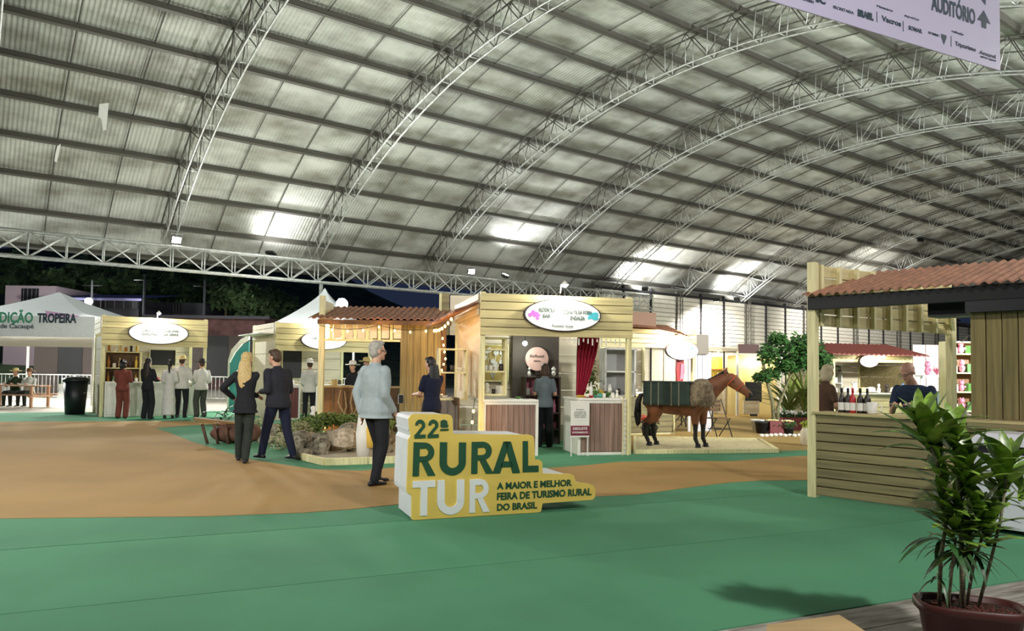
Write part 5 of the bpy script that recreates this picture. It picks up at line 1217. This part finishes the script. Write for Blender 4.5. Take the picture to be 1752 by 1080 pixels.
lg = thing('wooden_trough', G(395, 758), 'brown rough wooden trough with stones at the planter\'s left end', 'trough'); LG3 = mat('rough red brown wood', '6A4A3C', .8, var=.5, scale=6, bump=.4)
mb = MB(); mb.ell((0, 0, .18), (.42, .25, .18), 12, 8); mb.ell((.3, .0, .2), (.3, .2, .2), 10, 8); remesh(mb, 'log', LG3, lg, .03)
for i in range(4): mb = MB(); mb.tube([(-.35+i*.2, -.25, 0), (-.45+i*.22, -.28, .38)], .03, 6); mb.build('stake', LG3, lg)
bx('plank', lg, -.7, .1, -.15, .15, .40, .44, cm('ochre plank', '8C6B3C', .7), (0, .12, .3))
frond_plant(G(385, 748), 16, .5, 'small spiky plant behind the wooden trough', LEAFD, 8, .8, .05)
ws = thing('white_sack', G(535, 748), 'white knotted sack beside the brown counter block', 'sack'); mb = MB(); mb.lathe([(.05, 0), (.2, .05), (.24, .2), (.2, .34), (.08, .45), (.04, .55), (.06, .64), (.02, .66)], n=14); mb.build('sack', WHITE, ws)
ys = thing('cloth_stand', G(626, 787), 'white and yellow draped cloth on a short stand at the planter\'s right end', 'stand')
mb = MB(); mb.tube([(0, 0, 0), (0, 0, .95)], .03, 8); mb.build('pole', BROWN, ys)
mb = MB(); mb.lathe([(.10, .05), (.12, .4), (.08, .75), (.03, .85)], (-.05, 0, 0), 12, sx=1, sy=.6); mb.build('white_cloth', WHITE, ys); mb = MB(); mb.lathe([(.07, .2), (.09, .45), (.05, .72)], (.08, -.03, 0), 10, sx=1, sy=.6); mb.build('yellow_cloth', cm('yellow cloth', 'E3BD55', .8), ys)
mb = MB()
for pts in ([(0, 0, .85), (-.12, 0, .92), (-.18, 0, 1.05)], [(0, 0, .88), (.1, 0, .92), (.16, 0, 1.02)], [(0, 0, .9), (-.02, 0, 1.0), (-.08, 0, 1.1)]): mb.tube(pts, [.03, .028, .02], 6)
mb.build('orange_top', cm('orange clay', 'C4764A', .7), ys)
# ---------------------------------------------------------------- outside: ground things, tents
FAB = mat('white tent fabric', 'DDE2E6', .7, var=.05)
p0 = P(-140, 640, 27); p1 = P(160, 640, 27); tn = thing('gazebo_tent', (p0.x, 27, 0), 'white peaked tent with banner reading TROPEIRA at the left edge', 'tent'); wT = p1.x-p0.x; dT = 6.0
zz = lambda px, py: P(px, py, 27).z
zT, zB, zP = zz(80, 541), zz(80, 577), zz(8, 501)+.35
mb = MB(); ap = (wT/2, dT/2, zP); c4 = [(0, 0, zT), (wT, 0, zT), (wT, dT, zT), (0, dT, zT)]
vs = []; fs = []; n = 8
for e in range(4):
    a, b = Vector(c4[e]), Vector(c4[(e+1) % 4])
    base = len(vs)
    for i in range(n+1):
        t = i/n
        for j in range(n+1):
            q = a.lerp(b, j/n).lerp(Vector(ap), t); q.z = zT+(zP-zT)*(t**1.5); vs.append(tuple(q))
    for i in range(n):
        for j in range(n): k = base+i*(n+1)+j; fs.append((k, k+1, k+n+2, k+n+1))
mb.add(vs, fs, True); mb.build('canopy', FAB, tn)
bx('banner', tn, 0, wT, -.03, 0, zB, zT, FAB); bx('side_valance', tn, wT-.02, wT, 0, dT, zB, zT, FAB); bx('valance', tn, 0, wT, .05, .08, zB-.35, zB, cm('pale valance', 'C9C2B2', .8))
for x, y in ((.05, .05), (wT-.05, .05), (wT-.05, dT), (.05, dT)): bx('pole', tn, x-.04, x+.04, y-.04, y+.04, 0, zT, WHITE)
tx = lambda px: P(px, 640, 27).x-p0.x
text(tn, 'TRADIÇÃO', tx(8), -.04, zz(30, 552), tx(54)-tx(-38), .38, mat('green print', '4C9A7C', .5), .03); text(tn, 'TROPEIRA', tx(95), -.04, zz(95, 552), tx(128)-tx(61), .33, INK, .04); text(tn, 'Eixo de Cacaupé', tx(15), -.04, zz(30, 562), tx(56)-tx(-26), .17, INK, .01)
mb = MB(); mb.prism([(tx(74), zz(100, 532)), (tx(134), zz(100, 540)), (tx(132), zT-.01), (tx(76), zT-.05)], -.035, -.03); mb.build('magenta_print', cm('pale magenta print', 'DDB0DC', .6), tn)
bk = thing('dark_backdrop', (p0.x, 33.5, 0), 'dark stalls and black panels under the white peaked tent', 'panel'); 
for i in range(9): bx('panel', bk, i*1.1, i*1.1+1.08, 0, .05, .9 if i % 3 else 0, 2.9, DARK if i % 2 else cm('dark brown panel', '3A302C', .7))
for i, (x0, x1, z0, z1, c) in enumerate(((tx(75), tx(100), .8, 2.0, 'DDE0E0'), (tx(55), tx(73), .9, 2.1, '8A7C6C'))): bx('lit_poster', bk, x0*1.25, x1*1.25, -.06, -.01, z0, z1, cm('poster'+c, c, .6))
l = bpy.data.lights.new('glow', 'POINT'); l.energy = 500; l.color = (1, .97, .93); l.shadow_soft_size = .15; tl = thing('tent_lamp', (p0.x+wT*.6, 29.5, 2.75), 'lamp hanging inside the white peaked tent', 'lamp'); link('glow', l, tl, (0, 0, -.15)); mb = MB(); mb.ell((0, 0, 0), .08, 10, 6); mb.build('bulb', EMW, tl); mb = MB(); mb.tube([(0, 0, .05), (0, 0, .7)], .01, 4); mb.build('cord', DARK, tl)
tbl = thing('picnic_table', (P(30, 640, 25.5).x, 25.5, 0), 'wooden picnic table with two hat-wearing people behind it', 'table'); PT_ = cm('pinkish pine', 'C99C7C', .6)
for i in range(3): bx('top_plank', tbl, -1.1, 1.0, -.3+i*.2, -.11+i*.2, .72, .76, PT_)
for y in (-.7, .55): bx('bench', tbl, -1.1, 1.0, y, y+.2, .42, .46, PT_)
for x in (-.9, .8): bx('trestle', tbl, x-.04, x+.04, -.6, .65, .36, .42, PT_); bx('leg', tbl, x-.04, x+.04, -.5, -.42, 0, .72, PT_); bx('leg', tbl, x-.04, x+.04, .42, .5, 0, .72, PT_)
def barrier(p, rz, label, w=2.2):
    o = thing('barrier', p, label, 'barrier', rz=rz); G_ = STEEL
    for nm, a, b in (('rail', (0, 0, 1.08), (w, 0, 1.08)), ('rail', (0, 0, .22), (w, 0, .22)), ('upright', (0, 0, 0), (0, 0, 1.08)), ('upright', (w, 0, 0), (w, 0, 1.08))): mb = MB(); mb.tube([a, b], .022, 6); mb.build(nm, G_, o)
    bm_ = unit_tube(.011, 5, G_)
    for i in range(1, 14): strut('bar', bm_, (w*i/14, 0, .22), (w*i/14, 0, 1.08), o)
    for x in (.1, w-.1): bx('foot', o, x-.03, x+.03, -.25, .25, 0, .03, G_)
bs = ['leftmost crowd barrier behind the picnic table', 'second crowd barrier from the left, behind the picnic table', 'third crowd barrier, beside the black bin', 'crowd barrier behind the far left booth, left part', 'crowd barrier behind the far left booth, right part', 'crowd barrier right of the far left booth', 'crowd barrier left of the middle distance booth']
for i, lb in enumerate(bs): barrier((P(0, 640, 29.5).x-1.5+i*2.25, 29.5, 0), 0, lb)
# white pointed tent in the middle
pt0 = P(466, 640, 32); pt1 = P(604, 640, 32); w_ = pt1.x-pt0.x; o = thing('pagoda_tent', (pt0.x, 32, 0), 'white sharply pointed tent behind the middle distance booth', 'tent'); zE_, zP_ = P(466, 553, 32).z, P(533, 486, 32).z
mb = MB(); rings = []
for i in range(9):
    t = i/8; r = (1-t)**1.35*(w_/2)+.02; z = zE_+(zP_-zE_)*t; rings.append([(w_/2+x*r, w_/2+y*r, z) for x, y in ((-1, -1), (1, -1), (1, 1), (-1, 1))])
mb.loft(rings, True, False); mb.build('canopy', FAB, o)
for x in (0, w_):
    for y in (0, w_): bx('pole', o, x-.04, x+.04, y-.04, y+.04, 0, zE_, WHITE)
bx('valance', o, 0, w_, -.02, 0, zE_-.3, zE_, FAB)
te = thing('teal_stand', (P(393, 640, 24.5).x, 24.5, 0), 'teal arched banner stand with a white round emblem, left of the middle booth', 'banner'); TEA = mat('teal fabric', '3C8C8C', .7)
mb = MB(); mb.prism([(0, 0), (.62, 0), (.62, 2.35), (.4, 2.2), (.15, 1.9), (0, 1.6)], 0, .04); mb.build('panel', TEA, te)
mb = MB(); mb.prism([(-.05, 0), (.0, 0), (0, 1.65), (.15, 1.95), (.4, 2.25), (.62, 2.4), (.62, 2.55), (.35, 2.4), (.05, 2.05), (-.05, 1.7)], -.05, .06); mb.build('white_edge', WHITE, te)
mb = MB(); mb.prism([(.32+.16*math.cos(a), 1.15+.26*math.sin(a)) for a in [2*pi*j/20 for j in range(20)]], -.02, 0); mb.build('emblem', WHITE, te)
mb = MB(); mb.prism([(.32+.08*math.cos(a), 1.17+.13*math.sin(a)) for a in [2*pi*j/20 for j in range(20)]], -.03, -.02); mb.build('emblem_centre', TEA, te)
# brick wall, buildings, hill
BRK = mat('dim brick wall', '6A4A48', .9, var=.4, scale=2, bump=.3)
def bld(name, px0, px1, py1, Y, z1=None, c='8E8090', d=6, label='', roof=None, wins=(), base=0):
    a, b = P(px0, 600, Y), P(px1, 600, Y); zt_ = P((px0+px1)/2, py1, Y).z; o = thing('building', (a.x, Y, 0), label, 'building'); m = cm('wall '+c, c, .9) if c != 'brick' else BRK
    bx('wall', o, 0, b.x-a.x, 0, d, base, zt_, m)
    if roof: zr_ = P((px0+px1)/2, roof[0], Y).z; mb = MB(); w__ = b.x-a.x; mb.add([(-.5, -.6, zt_), (w__+.5, -.6, zt_), (w__+.5, d, zr_), (-.5, d, zr_), (-.5, -.6, zt_-.2), (w__+.5, -.6, zt_-.2)], [(0, 1, 2, 3), (4, 5, 1, 0)]); mb.build('roof', cm('roof '+roof[1], roof[1], .7), o)
    for x, z, ww, hh in wins:
        px_ = P(x, z, Y); f = bx('window', o, px_.x-a.x-ww/2, px_.x-a.x+ww/2, -.08, .02, px_.z-hh/2, px_.z+hh/2, DARK)
        for k in range(4): bx('glazing_bar', f, -ww/2+ww*(k+.5)/4-.03, -ww/2+ww*(k+.5)/4+.03, -.08, -.06, .02, hh-.02, cm('grey bar', '6A6670', .7))
    return o
bld('a', 5, 92, 489, 62, c='B39FA8', label='pinkish building with a dark window on the hillside', wins=((52, 505, 1.4, 1.1),), d=8)
bld('b', 88, 235, 511, 60, c='3C3A40', label='long low building with a lavender roof on the hillside', roof=(490, '8E8CB8'), d=7, wins=((150, 520, 3, .8), (205, 520, 3, .8)))
bld('c', 262, 345, 518, 66, c='4A4A50', label='small dim hillside building with pale window frames', wins=((275, 528, 1, .9), (300, 528, 1, .9)), d=6)
bld('d', 262, 452, 541, 50, c='brick', label='dim brick wall behind the far left and middle booths', roof=(532, '4A464E'), d=5)
def lampouter(px, py, Y, lb, e=60, s=.12): 
    p = P(px, py, Y); o = thing('street_lamp', (p.x, p.y, 0), lb, 'lamp'); mb = MB(); mb.tube([(0, .1, 0), (0, .1, p.z+.1)], .05, 6); mb.build('pole', DARK, o); mb = MB(); mb.ell((0, -.1, p.z), s, 10, 6); mb.build('lens', EMW, o)
    l = bpy.data.lights.new('glow', 'POINT'); l.energy = e; l.shadow_soft_size = .2; l.color = (.95, 1, .95); link('glow', l, o, (0, -.5, p.z))
lampouter(153, 516, 56, 'small bright street lamp below the lavender roof', 2500, .28); lampouter(102, 521, 40, 'small white lamp above the peaked tent\'s slope', 150, .12)
lampouter(586, 521, 27, 'bright white lamp above the rusty roof, right of the pointed tent', 1500, .22)
lampouter(-260, 400, 33, 'added unseen floodlight pole outside the picture on the left, lighting the peaked tent', 12000, .3)  # unseen lamp added to brighten the white tent
for px, Y, top, lb in ((248, 55, 470, 'thin utility pole behind the far left booth'), (351, 52, 480, 'thin utility pole near the brick wall'), (158, 58, 480, 'thin utility pole over the lavender roof')):
    p = P(px, top, Y); o = thing('utility_pole', (p.x, Y, 0), lb, 'pole'); mb = MB(); mb.tube([(0, 0, 0), (0, 0, p.z)], .09, 6); mb.build('shaft', cm('grey pole', '5E6064', .8), o); mb = MB(); mb.tube([(-.8, 0, p.z-.4), (.8, 0, p.z-.4)], .05, 5); mb.build('crossarm', DARK, o)
# hill
HIL = mat('dark wooded hill', '46563A', .95, var=.6, scale=.4, bump=.5, col2='20291B')
mb = MB(); nx_, ny_ = 60, 16; vs = []; fs = []
for j in range(ny_+1):
    for i in range(nx_+1):
        x = -95+170*i/nx_; y = 58+70*j/ny_; prof = max(0, 1-abs((x+52)/52)**2.0) if x > -52 else 1
        z = (j/ny_)**.8*22*prof+1.5*noise.noise(Vector((x*.12, y*.12, 0)))*min(1, j/3)-.5
        vs.append((x, y, z))
for j in range(ny_):
    for i in range(nx_): a = j*(nx_+1)+i; fs.append((a, a+1, a+nx_+2, a+nx_+1))
mb.add(vs, fs, True); hill = struct(mb.build('hillside', HIL))
TRM = [leaf for leaf in range(0)]
def tree_mesh(sd, m):
    mb = MB(); random.seed(sd); foliage_blob(mb, [((random.uniform(-1, 1), random.uniform(-1, 1), random.uniform(3, 5.2)), (1.3, 1.3, 1)) for _ in range(5)], 900, .7, sd); return mb.mesh('crown', m)
TG = mat('night tree leaves', '6E8A58', .9, var=.6, scale=.8, col2='2B3B22'); TC = [tree_mesh(i, TG) for i in range(4)]
mb = MB(); mb.tube([(0, 0, -1), (0, 0, 4)], [.22, .12], 6); TTR = mb.mesh('trunk', STEM)
random.seed(21)
TREES = [(20, 478, 70), (60, 470, 75), (100, 482, 68), (130, 465, 76), (170, 478, 70), (200, 460, 78), (228, 486, 66), (255, 470, 72), (285, 480, 70), (310, 490, 66), (330, 468, 76), (360, 486, 68), (388, 500, 62), (410, 492, 66), (430, 510, 60), (455, 505, 62), (300, 462, 82), (160, 452, 85), (40, 455, 85), (250, 455, 88), (380, 475, 80), (480, 515, 66)]
TI = sorted(range(len(TREES)), key=lambda q: TREES[q][0])
for i, (px, py, Y) in enumerate(TREES):
    Y += 6
    p = P(px, py, Y); s = random.uniform(.75, 1.15)*Y/70; o = thing('hillside_tree', (p.x, p.y, p.z-4.5*s), 'dark tree on the unlit hillside beyond the girder', 'tree', group='trees on the dark hillside'); o['label'] = 'dark hillside tree, %s counted from the left' % ORDX(TI.index(i))
    link('crown', TC[i % 4], o, scale=(s, s, s)); link('trunk', TTR, o, scale=(s, s, s*1.0))
# ---------------------------------------------------------------- FOREGROUND: potted plant
pc = G(1660, 1122); pl = thing('potted_plant', pc, 'large broad-leaved plant in a brown trough pot, right foreground', 'plant', rz=-.30)
POTM = mat('dark terracotta plastic', '4E231E', .45, var=.15, scale=4)
mb = MB()
def rr(rx, ry, z, n=24): return [(rx*abs(math.cos(a))**.6*(1 if math.cos(a) > 0 else -1), ry*abs(math.sin(a))**.6*(1 if math.sin(a) > 0 else -1), z) for a in [2*pi*j/n for j in range(n)]]
mb.loft([rr(.20, .11, .0), rr(.235, .14, .22), rr(.25, .15, .225), rr(.262, .16, .235), rr(.262, .16, .27), rr(.25, .15, .275), rr(.235, .135, .27), rr(.225, .13, .2)]); mb.build('pot', POTM, pl)
mb = MB(); mb.loft([rr(.23, .132, .20), rr(.23, .132, .245)]); mb.build('soil', SOIL, pl)
mb = MB(); random.seed(2)
for _ in range(160): a = random.uniform(0, 6.28); r = random.random()**.5; mb.ell((.21*r*math.cos(a), .115*r*math.sin(a), .247), (random.uniform(.005, .014), .006, .005), 5, 4)
tag(mb.build('bark_chips', mat('red bark chips', '5E2E20', .9, var=.4, scale=30), pl), kind='stuff')
pm = Matrix.Translation(pc) @ Matrix.Rotation(-.30, 4, 'Z'); pmi = pm.inverted()
LM = [leaf_mesh('leaf', LEAFG, 1, .27, .35, .25), leaf_mesh('leaf', LEAFG, 1, .24, .7, .3), leaf_mesh('leaf', LEAFG, 1, .30, .1, .2)]
LMD = leaf_mesh('leaf', LEAFD, 1, .13, .9, .25)
Yp = pc.y
def pp_(px, py, dy=0): return pmi @ P(px, py, Yp+dy)
canes = [([(1607, 1045, .02), (1609, 960, .03), (1622, 870, .03), (1606, 800, .0), (1592, 760, -.02)], .011, [(1588, 752, 20, .30, .75), (1572, 735, 8, .20, .7), (1606, 800, 12, .22, 1.0), (1618, 850, 8, .18, 1.1)]),
         ([(1648, 1050, .0), (1646, 970, .0), (1643, 880, 0), (1638, 810, .0), (1632, 765, .0)], .014, [(1632, 762, 16, .27, .85), (1655, 815, 18, .26, .75), (1650, 850, 10, .22, 1.0), (1640, 880, 14, .22, 1.0)]),
         ([(1652, 1045, .05), (1665, 970, .04), (1680, 920, .03), (1690, 890, .02)], .009, [(1690, 912, 18, .26, .9), (1672, 890, 12, .22, .9)]),
         ([(1672, 1045, .02), (1695, 960, .0), (1712, 890, -.02), (1722, 820, -.03)], .009, [(1724, 812, 20, .27, .7), (1714, 850, 12, .20, 1.0), (1745, 850, 8, .2, .9)]),
         ([(1622, 1045, -.03), (1628, 980, -.03), (1635, 920, -.03)], .008, [(1632, 905, 18, .22, 1.0), (1616, 880, 10, .18, 1.1)]),
         ([(1640, 1046, .04), (1650, 980, .06), (1662, 925, .05)], .008, [(1655, 925, 20, .22, 1.1)])]
random.seed(31)
for path, r, heads in canes:
    mb = MB(); mb.tube([pp_(*q) for q in path], [r, r*.95, r*.85, r*.75, r*.6][:len(path)], 8); mb.build('cane', mat('ringed cane', '8A8468', .7, var=.5, scale=30, stretch=(1, 1, 4)), pl)
    for px, py, n, Ln, el in heads:
        c = pp_(px, py)
        for i in range(n):
            az = i*2.4+random.uniform(-.3, .3); t = i/n; e = (1.25-el*.9*t*1.2)+random.uniform(-.15, .15)
            place_leaf(LM[i % 3], pl, c+Vector((0, 0, .05-.12*t)), az, e, 0, Ln*random.uniform(.75, 1.1))
random.seed(5)
for px, py, n, Ln in ((1612, 925, 9, .24), (1640, 940, 9, .22), (1665, 945, 8, .22), (1608, 990, 4, .12)):
    c = pp_(px, py)
    for i in range(n): place_leaf(LMD, pl, c, i*2.4+random.random(), random.uniform(-.2, .35), 0, Ln*random.uniform(.7, 1.2))
# wooden platform corner at the bottom
wp = thing('wooden_platform', G(1436, 1052, .12), 'corner of a pale wooden step at the bottom edge of the picture', 'platform'); TP = mat('pale pine top', 'C6A878', .55, var=.2, scale=2, stretch=(.6, 5, 5))
wl = Vector((wp.location.x, wp.location.y, 0)); q = [G(x, y, .12)-Vector((wl.x, wl.y, 0)) for x, y in ((1436, 1052), (1312, 1069), (1300, 1180), (1640, 1180))]
wp.location.z = 0
mb = MB(); mb.slab([p[:2] for p in q], .09, .12); mb.build('top', TP, wp); mb = MB(); mb.slab([(p[0]*.98+.005, p[1]*.98-.012) for p in q], 0, .09); mb.build('base', mat('dark step side', '7A5C36', .6), wp)
# ---------------------------------------------------------------- PEOPLE
JET = mat('black hair', '14110F', .5, var=.3, scale=30); BLOND = mat('long blonde hair', 'C9AE72', .5, var=.4, scale=20, stretch=(8, 8, 1)); GREYH = mat('grey hair', 'A8A39A', .6, var=.3, scale=30); BRH = mat('brown hair', '4A3524', .6, var=.3, scale=30)
FZ = 0.006
def gp_(px, py): p = G(px, py); p.z = FZ; return p
away = 0.0
BLKC = cloth('black', '23252A'); NAVY = cloth('navy', '1C2136'); JKT = cloth('charcoal jacket', '2A2B33'); JEAN = cloth('dark green jeans', '2F3632')
person('person with long blonde hair, dark jacket and green-black trousers, seen from behind', gp_(417, 792), 0.25, 1.68, .92, True, BLKC, JEAN, hair=BLOND, hairlen='long', lh=(-.20, .16, 1.02), rh=(.16, .22, 1.05), lf=(-.10, .22, .07), rf=(.03, -.12, .07), elbow=(-.9, -.6, -.1), lean=.05, vox=.011, loose=1.1, headyaw=-.4, long_top=.08)
person('person in dark navy jacket and trousers with cropped hair, mid-stride facing left', gp_(474, 788), 1.0, 1.74, 1.12, False, JKT, NAVY, hair=BRH, hairlen='short', lh=(-.15, .24, 1.08), rh=(.14, .26, 1.12), lf=(-.10, .26, .07), rf=(.12, -.24, .09), lean=.10, headpitch=.15, headyaw=.3, vox=.011, loose=1.22)
P3 = person('older grey-haired person in pale blue-grey shirt and black trousers, arms at belt, facing right', gp_(641, 829), -.75, 1.80, 1.12, False, cloth('pale blue grey shirt', '9FABAE', .12), BLKC, hair=GREYH, hairlen='short', lh=(-.17, -.10, .86), rh=(.2, .12, .90), lf=(-.10, .10, .07), rf=(.12, -.1, .07), lean=-.03, headyaw=-.35, glasses=True, vox=.010, loose=1.28, long_top=.06)
person('person with black hair, sleeveless navy top and green sleeve, holding a phone behind the sign', gp_(737, 786), .75, 1.66, 1.05, True, cloth('midnight navy', '191D33'), cloth('black trousers', '1B1C22'), hair=JET, hairlen='long', lh=(-.12, .34, 1.10), rh=(.06, .34, 1.08), headyaw=.2, headpitch=.2, vox=.012, sleeve='short')
ph = thing('phone', P(686, 683, G(737, 786).y+.1), 'light-edged phone held by the black-haired person behind the sign', 'phone', rz=.4); bx('case', ph, -.04, .04, -.005, .005, -.07, .07, DARK); bx('edge', ph, -.045, .045, .005, .009, -.075, .075, WHITE)
person('person in grey short-sleeved shirt and black trousers, back turned, in the central booth', gp_(931, 765), 0.05, 1.60, 1.0, True, cloth('grey shirt', '6E7A80'), BLKC, bot='wide', hair=BRH, hairlen='bob', lh=(-.14, .22, 1.12), rh=(.14, .22, 1.12), headpitch=.2, sleeve='short', vox=.014, loose=1.2)
person('person in rust-red overall with black curly hair at the far left booth', gp_(208, 716), 0.2, 1.62, 1.1, True, cloth('rust red', '7A4238'), cloth('rust red', '7A4238'), bot='wide', hair=JET, hairlen='curly', lh=(-.1, .3, 1.1), rh=(.15, .3, 1.1), vox=.018, loose=1.15)
person('person in black dress trousers with very long dark hair at the far left booth', gp_(251, 717), -.1, 1.68, .98, True, BLKC, BLKC, bot='wide', hair=cm('dark brown hair', '241A15', .6), hairlen='long', lh=(-.1, .3, 1.1), rh=(.15, .3, 1.1), vox=.018, loose=1.1)
person('person in long white dress with dark ponytail at the far left booth', gp_(288, 716), .3, 1.64, .9, True, cloth('white dress', 'D9D8D4', .1), cloth('white dress', 'D9D8D4', .1), bot='skirt', hair=JET, hairlen='tail', lh=(-.12, .28, 1.05), rh=(.14, .28, 1.05), vox=.018)
person('person in white shirt, pale hat and black trousers, back turned, at the far left booth', gp_(309, 715), .1, 1.74, 1.12, False, cloth('white shirt', 'D8D6D0', .1), BLKC, hair=BRH, hat=GM['straw'], lh=(-.16, .24, 1.1), rh=(.2, .24, 1.1), vox=.018, loose=1.15)
person('person in white shirt, dark hat and grey-green trousers, far left booth\'s right end', gp_(343, 714), .9, 1.66, 1.1, False, cloth('off white shirt', 'CFCDC5', .1), cloth('grey green trousers', '4A4E45'), bot='wide', hair=BRH, hat=cm('dark hat', '2E2A28', .8), lh=(-.2, .2, 1.0), rh=(.2, .2, 1.0), vox=.018, loose=1.15)
for px, lb, hc_, tc in ((27, 'person in pale hat and dark green top seated left at the picnic table', GM['straw'], '33442F'), (51, 'person in straw hat and white top seated right at the picnic table', GM['brown'], 'D8DCD4')):
    p = P(px, 640, 26.2); p.z = FZ; person(lb, p, math.pi, 1.7, 1.1, False, cloth('picnic '+tc, tc), JEAN, hair=BRH, hat=hc_, seated=True, lf=(-.12, .42, .07), rf=(.12, .42, .07), lh=(-.15, .35, .80), rh=(.15, .35, .80), vox=.02)
person('person in white shirt and black trousers standing at the middle distance booth', gp_(528, 722), .3, 1.68, 1.0, False, cloth('white shirt', 'D8D6D0', .1), BLKC, hair=BRH, hat=GM['white'], lh=(-.15, .25, 1.0), rh=(.15, .25, 1.0), vox=.018)
p = P(604, 640, 18.6); p.z = FZ; person('person in black top and large white hat behind the brown counter block', p, 2.6, 1.62, 1.05, False, BLKC, BLKC, hair=JET, hat=GM['white'], lh=(-.15, .25, 1.1), rh=(.15, .25, 1.1), vox=.018)
p = P(626, 640, 19.4); p.z = FZ; person('person in white shirt and pale hat behind the older grey-haired person', p, -2.4, 1.72, 1.05, False, cloth('white shirt', 'D8D6D0', .1), JEAN, hair=JET, hat=GM['straw'], vox=.018)
p = MR @ Vector((-.0, 0, 0)); p = P(1412, 640, 10.9); p.z = FZ; person('light-haired person in brown top inside the near right booth, behind the post', p, -1.3, 1.60, 1.0, True, cloth('brown top', '5A4438'), BLKC, hair=cm('ash blond hair', 'B8AC90', .6), hairlen='bob', lh=(-.12, .3, 1.06), rh=(.14, .3, 1.06), headpitch=.2, sleeve='short', vox=.012)
p = P(1580, 640, 9.25); p.z = FZ; person('bald person in dark blue T-shirt bending over the near right counter', p, 2.25, 1.74, 1.12, False, cloth('dark blue T-shirt', '33405C'), BLKC, hair=None, hairlen='none', lean=.62, headpitch=.1, headyaw=-.2, elbow=(0, -.25, -1), lh=(-.12, .56, 1.10), rh=(.14, .50, 1.10), sleeve='short', vox=.010, loose=1.2, glasses=True, skin=mat('pink skin', 'C99C88', .5))
